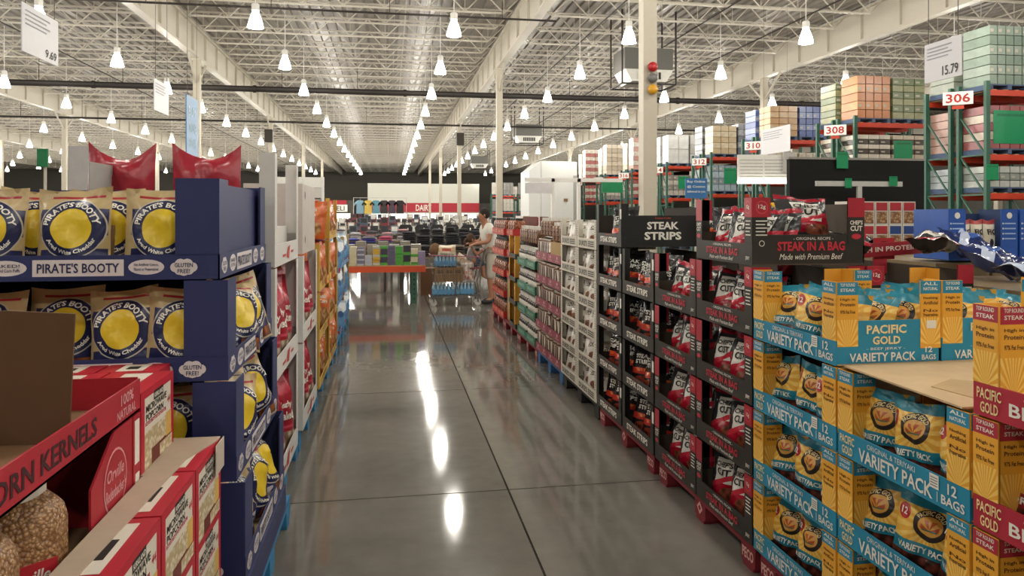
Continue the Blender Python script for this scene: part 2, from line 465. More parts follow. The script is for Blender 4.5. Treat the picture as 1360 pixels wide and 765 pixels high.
def speaker(x, y, z, label):
    b = MB().box(-.22, .22, -.2, .12, 0, .75, mat('#26231f', .7)).mesh('cabinet')
    g = MB().box(-.18, .18, -.22, -.2, .05, .7, mat('#3a352d', .9)).mesh('grille')
    br = MB().box(-.05, .05, .12, .2, .3, .4, M_STEEL).mesh('bracket')
    put([('cabinet', b), ('grille', g), ('bracket', br)], 'loudspeaker', label, 'speaker', (x, y, z))
speaker(4.35, 45.5-.33, 6.0, 'black loudspeaker box high on the second centre column')
speaker(GX[2], 45.5-.33, 6.0, 'black loudspeaker box high on the second left column')

# alarm bells on the near column
def bell_obj(z, c, lab):
    b = MB().lathe([(.06, 0), (.085, .02), (.08, .06), (.03, .08)], mat(c, .35), 14).mesh('dome', True)
    p = MB().lathe([(.045, -.03), (.045, 0)], mat('#555555', .5), 8).mesh('mount')
    put([('dome', b), ('mount', p)], 'alarm_bell', lab, 'bell', (4.35+.02, 11.8-.155, z), (PI/2, 0, 0))
bell_obj(4.14, '#b01e22', 'red dome alarm bell on the big near column')
bell_obj(3.95, '#6e6c68', 'grey dome alarm bell between the red and yellow ones')
bell_obj(3.76, '#d9a021', 'yellow dome alarm bell on the big near column')
# ================================================================ pallets, trays and goods on the right of the aisle
XR = 1.63
def place(o, base, rz, loc, rot=(0, 0, 0)):
    from mathutils import Euler
    M = Matrix.Translation(base) @ Matrix.Rotation(rz, 4, 'Z') @ Matrix.Translation(loc) @ Euler(rot, 'XYZ').to_matrix().to_4x4()
    o.location = M.to_translation(); o.rotation_euler = M.to_euler('XYZ')
    return o
KRAFT = mat('#b59a72', .8); KRAFT_D = mat('#7d5f3f', .85); W_INK = mat('#eae6da', .6, var=0); K_INK = mat('#1a1512', .6, var=0)

def pallet_parts(col, w=1.19, d=1.0, h=.14, sign=None):
    m = mat(col, .75, var=.22, scale=9)
    P = []
    tb = MB().box(0, w, 0, .092, h-.022, h, m).mesh('deck_board')
    for i in range(7): P.append(('deck_board', tb, (0, i*(d-.092)/6, 0)))
    st = MB().box(0, w, .002, .1, h-.044, h-.023, m).mesh('stringer_board')
    for j in range(3): P.append(('stringer_board', st, (0, j*(d-.102)/2, 0)))
    bl = MB().box(0, .13, 0, .1, .02, h-.045, m).mesh('block')
    sb = MB().box(0, .1, 0, d, 0, .02, m).mesh('bottom_board')
    for i in range(3):
        for j in range(3): P.append(('block', bl, (i*(w-.13)/2, j*(d-.1)/2, 0)))
        P.append(('bottom_board', sb, (.015+i*(w-.13)/2, 0, 0)))
    if sign:
        s = MB()
        for i, t in enumerate(sign):
            x = i*(w-.13)/2
            if t == '*':
                s.add([(x+.03, -.002, .07), (x+.065, -.002, .035), (x+.1, -.002, .07), (x+.065, -.002, .105)], [(0, 1, 2, 3)], mat('#d8a9a0', .7))
                s.add([(x+.048, -.003, .07), (x+.065, -.003, .053), (x+.082, -.003, .07), (x+.065, -.003, .087)], [(0, 1, 2, 3)], m)
            elif t: s.text(t, (x+.012, -.002, .04), (.106, 0, 0), (0, 0, .05), mat('#d8a9a0', .7), .03)
        P.append(('stencil_mark', s.mesh('stencil_mark')))
    return P
RED_P = pallet_parts('#7e1f2a', sign=['PECO', '*', 'PECO']); BLUE_P = pallet_parts('#2b5f92'); BLK_P = pallet_parts('#23211f')
SKY_P = pallet_parts('#2f7fae')

def tray_parts(w, d, h, lip, side_h, pw, m_out, m_lip, m_post, front=None, post_l=None, post_r=None, side=None, m_in=None, posts=True, back=True, back_h=None, back_post=None):
    m_in = m_in or KRAFT; e = .004; P = []
    b = MB(); b.box(e, w-e, 0, d, 0, .006, m_in)
    for x0, s in ((e, 1), (w-e, -1)):
        xs = sorted((x0, x0+s*.003)); b.box(xs[0], xs[1], .002, d, .006, side_h, m_out)
        xs = sorted((x0+s*.003, x0+s*.006)); b.box(xs[0], xs[1], .002, d, .006, side_h, m_in)
    if back: b.box(e, w-e, d-.006, d-.003, .006, back_h or h*.9, m_in); b.box(e, w-e, d-.003, d, .006, back_h or h*.9, m_out)
    if side: side(b, w-e+.002)
    P.append(('tray_body', b.mesh('tray_body')))
    f = MB(); f.box(e, w-e, -.004, .002, 0, lip, m_lip)
    if front: front(f)
    P.append(('front_panel', f.mesh('front_panel')))
    if posts:
        for k, fn in ((0, post_l), (1, post_r)):
            p = MB(); xa, xb = (e, e+pw) if k == 0 else (w-e-pw, w-e)
            p.box(xa, xb, -.005, -.001, lip, h-.004, m_post)
            sx = (xa-.001, xa+.003) if k == 0 else (xb-.003, xb+.001)
            p.box(sx[0], sx[1], -.001, pw, lip, h-.004, m_post)
            if fn: fn(p, xa, xb)
            P.append(('corner_post', p.mesh('corner_post')))
            if back_post:
                q = MB(); q.box(sx[0], sx[1], d-pw, d, lip*.6, h-.004, m_post); q.box(xa, xb, d-.002, d+.002, lip*.6, h-.004, m_post)
                if k == 1: back_post(q, xb)
                P.append(('corner_post', q.mesh('corner_post')))
    return P
def FT(b, s, x0, x1, z0, z1, m, y=-.0065, bold=.02, shear=0): b.text(s, (x0, y, z0), (x1-x0, 0, 0), (0, 0, z1-z0), m, bold, shear)
def ST(b, s, x, y0, y1, z0, z1, m, bold=.02, shear=0): b.text(s, (x, y0, z0), (0, y1-y0, 0), (0, 0, z1-z0), m, bold, shear)

# ---------------------------------------------------------------- jerky in teal or red trays with orange corner posts
def gold_tray(teal):
    w, d, h = .62, .43, .314
    C1 = mat('#2089ab' if teal else '#ad2338', .55); OR = mat('#e6a634', .55); LT = mat('#f2dca0', .55, var=0); BR = mat('#5a3310', .6, var=0)
    postm = pmat('orange_post_print', '#e8a832', [('rays', .5, -.02, 24, '#f4cc68', 0, 1, .0, .42), ('band', .8, 1.01, '#2089ab' if teal else '#ad2338')], .55, 0)
    def front(f):
        FT(f, 'PACIFIC', .018, .1, .05, .08, LT); FT(f, 'GOLD', .03, .09, .012, .042, LT)
        if teal: FT(f, 'ORIGINAL & TERIYAKI', .17, .4, .066, .084, W_INK, bold=0)
        else: FT(f, 'ORIGINAL', .17, .4, .066, .084, W_INK, bold=0)
        FT(f, 'VARIETY PACK' if teal else 'BEEF JERKY', .125, .475, .012, .058, W_INK)
        f.box(.463, .5, -.0068, -.006, .048, .09, W_INK)
        for q in range(4): f.box(.467, .496, -.0072, -.0068, .055+q*.008, .058+q*.008, mat('#777777', .6))
        f.box(.493, .495, -.0068, -.006, .012, .042, W_INK)
        FT(f, '12', .535, .57, .05, .082, W_INK); FT(f, 'BAGS', .51, .6, .014, .042, W_INK)
    def mk(lines):
        def fn(p, xa, xb):
            p.quad((xa, -.0056, .092), (xb-xa, 0, 0), (0, 0, h-.097), postm)
            p.quad((xb+.0016, 0, .07), (0, xb-xa, 0), (0, 0, h-.075), postm)
            for t, z0, z1, c in lines[0]: FT(p, t, xa+.012, xb-.012, z0, z1, c)
            for t, z0, z1, c in lines[1]: ST(p, t, xb+.0022, .012, xb-xa-.012, z0, z1, c)
        return fn
    A = [('ALL', .293, .305, W_INK), ('NATURAL', .274, .286, W_INK), ('Nothing', .238, .25, BR), ('Artificial', .22, .233, BR), ('No', .192, .203, BR), ('Preservatives', .175, .188, BR)]
    B = [('TOP ROUND', .293, .305, W_INK), ('STEAK', .274, .286, W_INK), ('High in', .238, .25, BR), ('Protein', .22, .233, BR), ('97% Fat Free', .192, .205, BR)]
    def side(b, x):
        ST(b, 'PACIFIC', x, .12, .285, .115, .148, LT, .03); ST(b, 'GOLD', x, .145, .26, .075, .106, LT, .03)
        ST(b, '- BEEF JERKY -', x, .12, .28, .052, .064, W_INK, 0); ST(b, 'VARIETY PACK' if teal else 'BEEF STEAK', x, .05, .325, .012, .045, W_INK)
        ST(b, '12', x, .365, .395, .04, .062, W_INK); ST(b, 'BAGS', x, .35, .41, .012, .032, W_INK)
    def bpost(q, xb):
        q.quad((xb+.0016, d-.085, .07), (0, .085, 0), (0, 0, h-.075), postm)
        for t, z0, z1, c in A: ST(q, t, xb+.0022, d-.073, d-.012, z0, z1, c)
        q.box(xb+.0018, xb+.003, d-.06, d-.02, .13, .16, W_INK)
    return tray_parts(w, d, h, .092, .165, .085, C1, C1, OR, front, mk((B, B)), mk((A, B)), side, back_h=.165, back_post=bpost)
TEAL_T = gold_tray(True); RED_T = gold_tray(False)
GOLD_BACK = mat('#c99a35', .35, var=.2)
def gold_bag(teal, seed):
    c1 = '#1c8098' if teal else '#a01f33'
    m = _gold.setdefault(teal, pmat('jerky_bag_print', '#e2ac40', [('rays', .55, .62, 20, '#ecc766', 0, 1, .3, .9),
        ('food', 0, 1, -.1, .26, '#7a3a2c', '#2d1512', 9), ('band', .26, .41, c1), ('band', .86, 1.1, c1),
        ('ell', .56, .66, .27, .2, '#2a2320'), ('ell', .56, .65, .19, .125, '#d9a24a'), ('rays', .56, .6, 7, '#b5502a', .42, .7, .6, .72), ('rect', .44, .68, .585, .605, '#3f6f5a'),
        ('ell', .12, .74, .11, .1, '#b3202c')], .3, .35, 22))
    return bag('jerky_bag', .2, .255, .085, m, GOLD_BACK, seed,
        [('VARIETY PACK' if teal else 'ORIGINAL', .1, .9, .295, .375, W_INK), ('12', .06, .18, .7, .79, W_INK)],
        [('PACIFIC GOLD', .56, .645, .225, .075, 150, 30, mat('#f2dca0', .55, var=0))])
_gold = {}
GB = [gold_bag(True, s) for s in (1, 2, 3)]; GR = [gold_bag(False, s) for s in (4, 5)]
rnd = random.Random(11)
def fill(meshes, name, lab, cat, base, rz, n, w, y0, group, lean=-.16, jit=.3, turn=.3, z=.008, x0=.11, hs=1.0, rows=1, dy=.09):
    for r in range(rows):
        for i in range(n):
            x = x0+(w-2*x0)*(i/(n-1) if n > 1 else .5)
            o = obj(name, rnd.choice(meshes))
            place(o, base, rz, (x, y0+r*dy, z), (lean+rnd.uniform(-.08, .1), rnd.uniform(-.12, .12), turn+rnd.uniform(-jit, jit)))
            if hs != 1: o.scale = (hs, hs, hs)
            rw = '' if rows == 1 else ('front ' if r == 0 else 'rear ' if r == rows-1 else 'mid-depth ')
            tag(o, lab % (rw+('only one' if n == 1 else 'leftmost' if i == 0 else 'rightmost' if i == n-1 else 'middle' if n == 3 else ORD[i])), cat, group)
TZ = [.142+.316*k for k in range(4)]
RZ = -PI/2
put(RED_P, 'pallet', 'red wooden pallet under the teal jerky trays', 'pallet', (XR+.02, 3.03, 0), RZ, 'red pallets')
for c, (yf, col) in enumerate(((3.05, 'far'), (2.425, 'near'))):
    for k in range(4 if c == 0 else 3):
        base = (XR, yf, TZ[k])
        put(TEAL_T, 'display_tray', 'teal and orange jerky tray, %s tier of the %s column' % (UP[k], col), 'tray', base, RZ, 'teal jerky trays')
        n = 3
        fill(GB, 'jerky_bag', 'teal and gold jerky bag, %%s in the %s tray of the %s teal column' % (UP[k], col), 'bag', base, RZ, n, .62, .09, 'jerky bags in the teal trays',
             lean=-.2 if k == 3 else -.12, rows=3 if k == 3 else 1, x0=.13, dy=.115)
# inner trays behind the front ones
for k in range(4):
    base = (XR+.44, 3.05, TZ[k])
    put(TEAL_T, 'display_tray', 'teal and orange jerky tray in the second row back, %s tier' % UP[k], 'tray', base, RZ, 'teal jerky trays')
    if k == 3: fill(GB, 'jerky_bag', 'gold jerky bag, %s in the top teal tray behind the front column', 'bag', base, RZ, 4, .62, .1, 'jerky bags in the teal trays', lean=-.3, rows=3, x0=.12, dy=.115)
for k in range(3):
    put(TEAL_T, 'display_tray', 'teal and orange jerky tray in the near second row, %s tier' % UP[k], 'tray', (XR+.44, 2.425, TZ[k]), RZ, 'teal jerky trays')
# torn kraft sheet lying on the near column
b = MB(); pts = [(-.01, .02), (.3, .0), (.42, .025), (.58, .0), (.86, .03), (.87, .6), (.5, .61), (.01, .6)]
b.prismz(pts, 0, .006, mat('#c4aa84', .8)); b.prismz([(.1, .1), (.55, .12), (.5, .3), (.3, .27), (.22, .33), (.08, .25)], .006, .009, mat('#b1966e', .8))
one('cardboard_sheet', b.mesh('cardboard_sheet'), 'torn kraft cardboard sheet covering the near teal tray column', 'cardboard', (XR+.005, 1.815, TZ[3]+.0))
# red jerky trays at the right edge
put(RED_P, 'pallet', 'red wooden pallet under the red jerky trays at the right edge', 'pallet', (XR+.02, 1.78, 0), RZ, 'red pallets')
for k in range(4):
    base = (XR, 1.80, TZ[k])
    put(RED_T, 'display_tray', 'red and orange steak jerky tray at the right edge, %s tier' % UP[k], 'tray', base, RZ, 'red jerky trays')
    if k < 3: fill(GR, 'jerky_bag', 'red and gold jerky bag, %%s in the %s red tray' % UP[k], 'bag', base, RZ, 3, .62, .09, 'jerky bags in the red trays', x0=.13)
for k in range(3):
    put(RED_T, 'display_tray', 'red and orange steak jerky tray of the nearer column, %s tier' % UP[k], 'tray', (XR, 1.175, TZ[k]), RZ, 'red jerky trays')

# ---------------------------------------------------------------- black and red steak trays
def chef_tray(top=False):
    w, d, h = .612, .56, .314
    BK = mat('#242019', .6); RD = mat('#a8182c', .5); RT = mat('#c02438', .55, var=0)
    def front(f):
        FT(f, '- ORIGINAL RECIPE -', .2, .42, .078, .09, W_INK, bold=0)
        FT(f, 'STEAK IN A BAG', .13, .47, .036, .07, RT, bold=.03); FT(f, 'Made with Premium Beef', .17, .43, .012, .03, W_INK, bold=0, shear=.3)
        FT(f, 'JERKY', .55, .59, .02, .04, W_INK)
    def pl(p, xa, xb):
        p.box(xa, xb, -.0062, -.005, .2, .31, RD); p.box(xa-.0012, xa+.003, -.005, .085, .2, .31, RD)
        FT(p, "CHEF'S", xa+.006, xb-.006, .172, .19, W_INK, bold=.03); FT(p, 'CUT', xa+.01, xb-.01, .145, .168, W_INK, bold=.03)
        p.disc(((xa+xb)/2, -.0066, .12), (.024, 0, 0), (0, 0, .012), RT, 10)
    def pr(p, xa, xb):
        for q, (o, r) in enumerate((((xa+xb)/2, None), (None, None))):
            pass
        p.box(xa, xb, -.0062, -.005, .22, .31, RD); p.box(xb-.003, xb+.002, -.005, .085, .22, .31, RD)
        p.disc(((xa+xb)/2, -.0066, .265), (.026, 0, 0), (0, 0, .03), mat('#d04a55', .5), 16); p.disc(((xa+xb)/2, -.0068, .265), (.022, 0, 0), (0, 0, .026), RD, 16)
        FT(p, '12g', (xa+xb)/2-.014, (xa+xb)/2+.014, .255, .277, W_INK, y=-.0071)
        p.disc((xb+.0026, .043, .265), (0, .03, 0), (0, 0, .03), mat('#d04a55', .5), 16); p.disc((xb+.0028, .043, .265), (0, .026, 0), (0, 0, .026), RD, 16)
        ST(p, '12g', xb+.0031, .025, .061, .254, .278, W_INK)
        for q in range(5):
            z = .2-q*.016; p.box(xa+.012, xb-.012-.008*(q % 2), -.0058, -.005, z, z+.005, W_INK); p.box(xb, xb+.0018, .014, .07-.01*(q % 2), z, z+.005, W_INK)
        p.disc((xb+.002, .043, .1), (0, .014, 0), (0, 0, .014), W_INK, 12); p.disc((xb+.0022, .043, .1), (0, .011, 0), (0, 0, .011), BK, 12)
    def side(b, x):
        ST(b, '- ORIGINAL RECIPE -', x, .2, .4, .115, .128, W_INK, 0); ST(b, 'STEAK IN A BAG', x, .12, .46, .065, .108, RT, .035)
        ST(b, 'Made with Premium Beef', x, .13, .45, .025, .052, W_INK, 0, .3)
        # far corner post of the side, with a red cap and the white lettering
        for y0, y1 in ((.475, .56),):
            b.box(x-.006, x, y0, y1, .1, .31, BK); b.box(x-.006, x+.001, y0, y1, .22, .31, RD)
            ST(b, "CHEF'S", x+.0015, y0+.01, y1-.01, .185, .205, W_INK, .03); ST(b, 'CUT', x+.0015, y0+.012, y1-.012, .155, .18, W_INK, .03)
            b.disc((x+.0015, (y0+y1)/2, .13), (0, .025, 0), (0, 0, .013), RT, 10)
    return tray_parts(w, d, h, .098, .14, .07, BK, BK, BK, front, pl, pr, side, m_in=mat('#4a3f33', .8))
CHEF = chef_tray()
M_FOIL = mat('#4c4c4e', .25, var=.2)
def chef_bag(seed):
    return bag('steak_bag', .19, .27, .09, M_CHEF, M_FOIL, seed, [("CHEF'S", .24, .8, .66, .76, K_INK), ('CUT', .28, .76, .5, .63, K_INK)])
M_CHEF = pmat('steak_bag_print', '#343436', [('slant', .0, .28, .25, '#a5162c'), ('rect', .22, .8, .36, .82, '#e4e1d8'), ('slant', .2, .3, .3, '#c22a3c'),
               ('foodell', .75, .3, .16, .14, '#3b1c16', '#8a4a34', 8), ('band', .9, 1.1, '#a5162c')], .22, .4, 20)
CB = [chef_bag(s) for s in (21, 22, 23, 24)]
TZC = [.142+.319*k for k in range(5)]
put(RED_P, 'pallet', 'red wooden pallet under the black and red steak trays', 'pallet', (XR+.02, 4.27, 0), RZ, 'red pallets')
for c, (yf, col, nt) in enumerate(((4.285, 'far', 4), (3.67, 'near', 5))):
    for k in range(nt):
        base = (XR+(0 if k < 4 else .0), yf, TZC[k])
        put(CHEF, 'display_tray', 'black and red steak tray, %s tier of the %s column' % (UP[k], col), 'tray', base, RZ, 'black and red steak trays')
        fill(CB, 'steak_bag', 'grey steak bag, %%s in the %s tray of the %s steak column' % (UP[k], col), 'bag', base, RZ, 3, .612, .1, 'steak bags', x0=.13, lean=-.25, rows=2 if k == 4 else 1, jit=.3, turn=.4)
    for k in range(4):
        put(CHEF, 'display_tray', 'black and red steak tray hidden behind the %s column, %s tier' % (col, UP[k]), 'tray', (XR+.58, yf, TZC[k]), RZ, 'black and red steak trays')
# one bag lying across the top near tray
o = one('steak_bag', CB[0], 'grey steak bag lying flat across the topmost steak tray', 'bag', (XR+.34, 3.2, TZC[4]+.12), (-.3, .06, .1), 'steak bags', (1.55, 1, .78))

# ---------------------------------------------------------------- black steak strip trays
def strip_tray(top):
    w, d, h = .612, .57, .314
    BK = mat('#14130f', .55)
    def front(f):
        FT(f, 'SIGNATURE', .24, .37, .078, .088, mat('#b8483c', .6), bold=0); FT(f, 'STEAK STRIPS', .1, .51, .024, .066, W_INK, bold=.03)
    def pr(p, xa, xb): p.box(xa+.03, xa+.06, -.0062, -.005, .2, .27, W_INK)
    def side(b, x):
        ST(b, 'SIGNATURE', x, .25, .37, .2, .212, mat('#b8483c', .6)); ST(b, 'STEAK', x, .19, .43, .125, .18, W_INK, .035); ST(b, 'STRIPS', x, .17, .45, .05, .108, W_INK, .035)
    return tray_parts(w, d, h, .09, .225 if top else .1, .05, BK, mat('#2a2620', .6), BK, front, None, pr, side if top else None, m_in=mat('#2a2018', .8))
STRIP = strip_tray(False); STRIP_TOP = strip_tray(True)
M_STR = pmat('strip_bag_print', '#1b1b1c', [('band', .26, .4, '#b52f1f'), ('rays', .5, .2, 11, '#d9702a', .1, .9, .32, .39), ('foodell', .5, .36, .12, .1, '#2d100c', '#8a3b28', 9), ('band', .9, 1.1, '#333335')], .2, .5, 20)
SB = [bag('strip_bag', .23, .295, .09, M_STR, M_FOIL, s, [('STEAK', .18, .82, .62, .72, W_INK), ('STRIPS', .16, .84, .49, .59, W_INK)]) for s in (31, 32, 33)]
put(RED_P, 'pallet', 'red wooden pallet under the black steak strip trays', 'pallet', (XR+.02, 5.55, 0), RZ, 'red pallets')
for c, (yf, col, nt) in enumerate(((5.56, 'far', 5), (4.92, 'near', 4))):
    for k in range(nt):
        base = (XR, yf, TZC[k])
        put(STRIP_TOP if k == 4 else STRIP, 'display_tray', 'black steak strip tray, %s tier of the %s column' % (UP[k], col), 'tray', base, RZ, 'black steak strip trays')
        n = 1 if (k == 4) else 3
        fill(SB, 'strip_bag', 'black flame-banded bag, %%s in the %s tray of the %s strip column' % (UP[k], col), 'bag', base, RZ, n, .612, .11, 'steak strip bags', x0=.15, lean=-.22, jit=.25, turn=.5)
    for k in range(4):
        put(STRIP, 'display_tray', 'black steak strip tray hidden behind the %s column, %s tier' % (col, UP[k]), 'tray', (XR+.6, yf, TZC[k]), RZ, 'black steak strip trays')
# bags standing behind the strip tray, tops showing
for i, (x, y) in enumerate(((2.45, 5.35), (2.7, 5.3), (2.35, 4.75), (2.62, 4.6), (2.85, 4.85))):
    one('strip_bag', SB[i % 3], 'crinkled black strip bag on the rear steak strip trays, %s from the aisle' % ORD[i], 'bag', (x, y, TZC[4]+.005), (-.2, 0, -.3+.2*i), 'steak strip bags')

# ---------------------------------------------------------------- white jerky cartons
def white_tray():
    w, d, h = .6, .5, .243
    WH = mat('#d5d0c2', .65); LAB = mat('#bdb7a8', .65)
    def front(f):
        f.box(.05, .55, -.0058, -.004, .012, .072, LAB); FT(f, "DUKE'S", .08, .33, .02, .064, K_INK, -.0066, .03)
        for q in range(3): f.box(.36, .53, -.0066, -.0058, .02+q*.017, .028+q*.017, K_INK)
    def post(p, xa, xb):
        for q in range(7): p.box(xa+.012, xb-.012, -.0062, -.005, .1+q*.019, .106+q*.019, mat('#8d877a', .6))
    return tray_parts(w, d, h, .085, .09, .05, WH, WH, WH, front, post, post, None, m_in=mat('#a39a88', .8))
WHT = white_tray()
M_DUK = pmat('white_bag_print', '#dcd9d0', [('foodell', .5, .28, .3, .14, '#5a3a2e', '#9a6a54', 9), ('rect', .2, .8, .63, .79, '#4a4640'), ('band', .92, 1.1, '#b7b4aa')], .3, .4, 22)
DB = [bag('white_bag', .225, .225, .08, M_DUK, mat('#c9c6bd', .35), s, [("DUKE'S", .2, .8, .65, .77, W_INK)]) for s in (41, 42, 43)]
put(BLK_P, 'pallet', 'black pallet under the white jerky cartons', 'pallet', (XR+.02, 6.78, 0), RZ)
for c, (yf, col) in enumerate(((6.79, 'far'), (6.18, 'near'))):
    for k in range(6):
        base = (XR, yf, .142+.245*k)
        put(WHT, 'display_tray', 'white jerky carton with a window, %s tier of the %s column' % (UP[k], col), 'tray', base, RZ, 'white jerky cartons')
        fill(DB, 'white_bag', 'white jerky bag, %%s in the %s white carton of the %s column' % (UP[k], col), 'bag', base, RZ, 3, .6, .085, 'white jerky bags', x0=.14, lean=-.2, jit=.3, turn=.5)

# ---------------------------------------------------------------- maroon trays of nut packs
MAR = mat('#8a2338', .55)
def maroon_tray():
    def front(f):
        for x in (.13, .43):
            f.disc((x+.02, -.0062, .055), (.03, 0, 0), (0, 0, .016), mat('#c79a9a', .6), 12); FT(f, 'KIRKLAND', x-.06, x+.1, .018, .032, mat('#d7b9b9', .6), bold=0)
    return tray_parts(.6, .5, .25, .085, .09, .0, MAR, MAR, MAR, front, m_in=mat('#5c3a2a', .8), posts=False)
MRT = maroon_tray()
M_NUT = pmat('nut_pack_print', '#d9d2c2', [('food', .08, .5, .08, .88, '#7a4a2e', '#3a2014', 11), ('rect', .5, .95, .1, .85, '#e4ddcd'), ('band', .9, 1.1, '#6f4631')], .3, .3, 24)
def nut_pack():
    b = MB(); b.box(-.034, .034, -.028, .028, 0, .205, mat('#8a6a50', .35)); b.quad((-.034, -.0285, 0), (.068, 0, 0), (0, 0, .205), M_NUT); b.quad((.0345, -.028, 0), (0, .056, 0), (0, 0, .205), M_NUT)
    b.box(-.03, .03, -.02, .02, .205, .214, mat('#cfc8ba', .5)); return b.mesh('nut_pack')
NP = [nut_pack()]
put(BLUE_P, 'pallet', 'blue pallet under the maroon nut trays', 'pallet', (XR+.02, 8.0, 0), RZ)
for c, (yf, col) in enumerate(((8.01, 'far'), (7.4, 'near'))):
    for k in range(5):
        base = (XR, yf, .142+.255*k)
        put(MRT, 'display_tray', 'maroon nut tray, %s tier of the %s column' % (UP[k], col), 'tray', base, RZ, 'maroon nut trays')
        if not (k == 4 and c == 1): fill(NP, 'nut_pack', 'slim clear nut pack, %%s in the %s maroon tray of the %s column' % (UP[k], col), 'pack', base, RZ, 7, .6, .05, 'slim nut packs', x0=.05, lean=-.03, jit=.05)
b = MB().box(0, .58, 0, .4, 0, .2, mat('#a98d5e', .8)); b.box(.28, .3, -.001, .4, .2, .2005, mat('#c9b48c', .5))
place(one('carton', b.mesh('carton'), 'plain tan carton in the top near maroon tray', 'carton'), (XR, 7.4, .142+.255*4+.006), RZ, (.01, .03, 0))
def jar_parts(r, h, body, lid, lab=None, sq=2.0, lidh=.035):
    P = [('jar_body', MB().lathe([(r*.92, 0), (r, .015), (r, h*.7), (r*.93, h*.8), (r*.62, h-lidh)], body, 12, sq=sq).mesh('jar_body', True)),
         ('lid', MB().lathe([(r*.68, h-lidh-.004), (r*.68, h)], lid, 12).mesh('lid'))]
    if lab: P.append(('paper_label', MB().lathe([(r*1.015, h*.2), (r*1.015, h*.6)], lab, 12, sq=sq).mesh('paper_label', True)))
    return P
def foodmat(a, b_, scale=60, rough=.3):
    m = bpy.data.materials.new('packed_food'); m.use_nodes = True; N = m.node_tree.nodes; L = m.node_tree.links
    tc = N.new('ShaderNodeTexCoord'); vo = N.new('ShaderNodeTexVoronoi'); vo.inputs['Scale'].default_value = scale
    L.new(tc.outputs['Object'], vo.inputs['Vector']); mx = N.new('ShaderNodeMix'); mx.data_type = 'RGBA'
    mx.inputs['A'].default_value = (*lin(a), 1); mx.inputs['B'].default_value = (*lin(b_), 1)
    mu = N.new('ShaderNodeMath'); mu.operation = 'MULTIPLY'; mu.inputs[1].default_value = 1.6
    L.new(vo.outputs['Distance'], mu.inputs[0]); L.new(mu.outputs[0], mx.inputs['Factor'])
    p = N['Principled BSDF']; L.new(mx.outputs['Result'], p.inputs['Base Color']); p.inputs['Roughness'].default_value = rough
    bp = N.new('ShaderNodeBump'); bp.inputs['Strength'].default_value = .5; bp.inputs['Distance'].default_value = .01; bp.invert = True
    L.new(vo.outputs['Distance'], bp.inputs['Height']); L.new(bp.outputs['Normal'], p.inputs['Normal'])
    return m
M_LIDW = mat('#dcd8cf', .4)
NUTJ = jar_parts(.06, .2, foodmat('#b58a60', '#5a3622', 70), M_LIDW)
for i in range(8):
    for r in range(2):
        e = put(NUTJ, 'nut_jar', 'clear nut jar on the maroon stack, %s in the %s row' % (ORD[i], ['front', 'back'][r]), 'jar', (XR+.09+.14*r, 6.86+.148*i, .142+.255*5-.03 if False else (.142+.255*5-.0 if i > 3 else .142+.255*4+.208)), 0, 'nut jars')

# ---------------------------------------------------------------- green trays of capped jars
GRN = mat('#1f6b4c', .55)
def green_tray():
    def front(f): FT(f, 'WALNUTS', .12, .48, .03, .07, mat('#8fc0a4', .6))
    return tray_parts(.56, .5, .29, .09, .1, 0, GRN, GRN, GRN, front, m_in=mat('#30483c', .8), posts=False)
GRT = green_tray()
GJ = jar_parts(.05, .235, mat('#3a2a20', .3), M_LIDW, mat('#c9c4b8', .6), lidh=.05)
put(RED_P, 'pallet', 'red wooden pallet under the green jar trays', 'pallet', (XR+.02, 9.22, 0), RZ, 'red pallets')
for c, (yf, col) in enumerate(((9.2, 'far'), (8.62, 'near'))):
    for k in range(5):
        base = (XR, yf, .142+.292*k)
        if k == 4: continue
        put(GRT, 'display_tray', 'green jar tray, %s tier of the %s column' % (UP[k], col), 'tray', base, RZ, 'green jar trays')
        for i in range(5):
            e = put(GJ, 'capped_jar', 'white-capped jar, %s in the %s green tray of the %s column' % (ORD[i], UP[k], col), 'jar', (0, 0, 0), 0, 'white capped jars')
            place(e, base, RZ, (.065+.108*i, .06, .007))
    for i in range(4):
        e = put(NUTJ, 'nut_jar', 'clear nut jar with a white lid above the %s green trays, %s from the left' % (col, ORD[i]), 'jar', (0, 0, 0), 0, 'nut jars')
        place(e, (XR, yf, .142+.292*4), RZ, (.08+.13*i, .08, 0))

# ---------------------------------------------------------------- yellow posted stand and red pretzel trays
YEL = mat('#c98f2a', .6)
def seaweed_tray():
    YW = mat('#d9d3bd', .6)
    return tray_parts(.5, .5, .3, .06, .06, .06, mat('#35362a', .7), mat('#3b3a30', .7), YEL, None, None, None, m_in=mat('#3b3a30', .8))
SWT = seaweed_tray()
M_PCK = pmat('dark_pack_print', '#2c2c22', [('slant', .3, .8, -.8, '#d8d2bd'), ('ell', .6, .35, .25, .15, '#8a7f5c')], .35, .2)
PK = bag('snack_pack', .2, .26, .06, M_PCK, mat('#2c2c22', .5), 61)
put(RED_P, 'pallet', 'red wooden pallet under the yellow posted snack stand', 'pallet', (XR+.02, 10.4, 0), RZ, 'red pallets')
for k in range(4):
    base = (XR, 9.86, .142+.31*k)
    put(SWT, 'display_tray', 'dark snack tray with mustard corner posts, %s tier' % UP[k], 'tray', base, RZ, 'mustard posted trays')
    fill([PK], 'snack_pack', 'dark snack pack, %%s in the %s mustard posted tray' % UP[k], 'pack', base, RZ, 2, .5, .1, 'dark snack packs', x0=.15)
UR = mat('#b3241f', .55)
def pretzel_tray():
    def front(f): FT(f, 'UTZ', .36, .5, .03, .075, mat('#e8b65a', .6), bold=.03); FT(f, 'PRETZELS', .06, .28, .035, .065, mat('#e8a07a', .6))
    return tray_parts(.58, .5, .3, .095, .1, 0, UR, UR, UR, front, m_in=mat('#6b2a1c', .8), posts=False)
PZT = pretzel_tray()
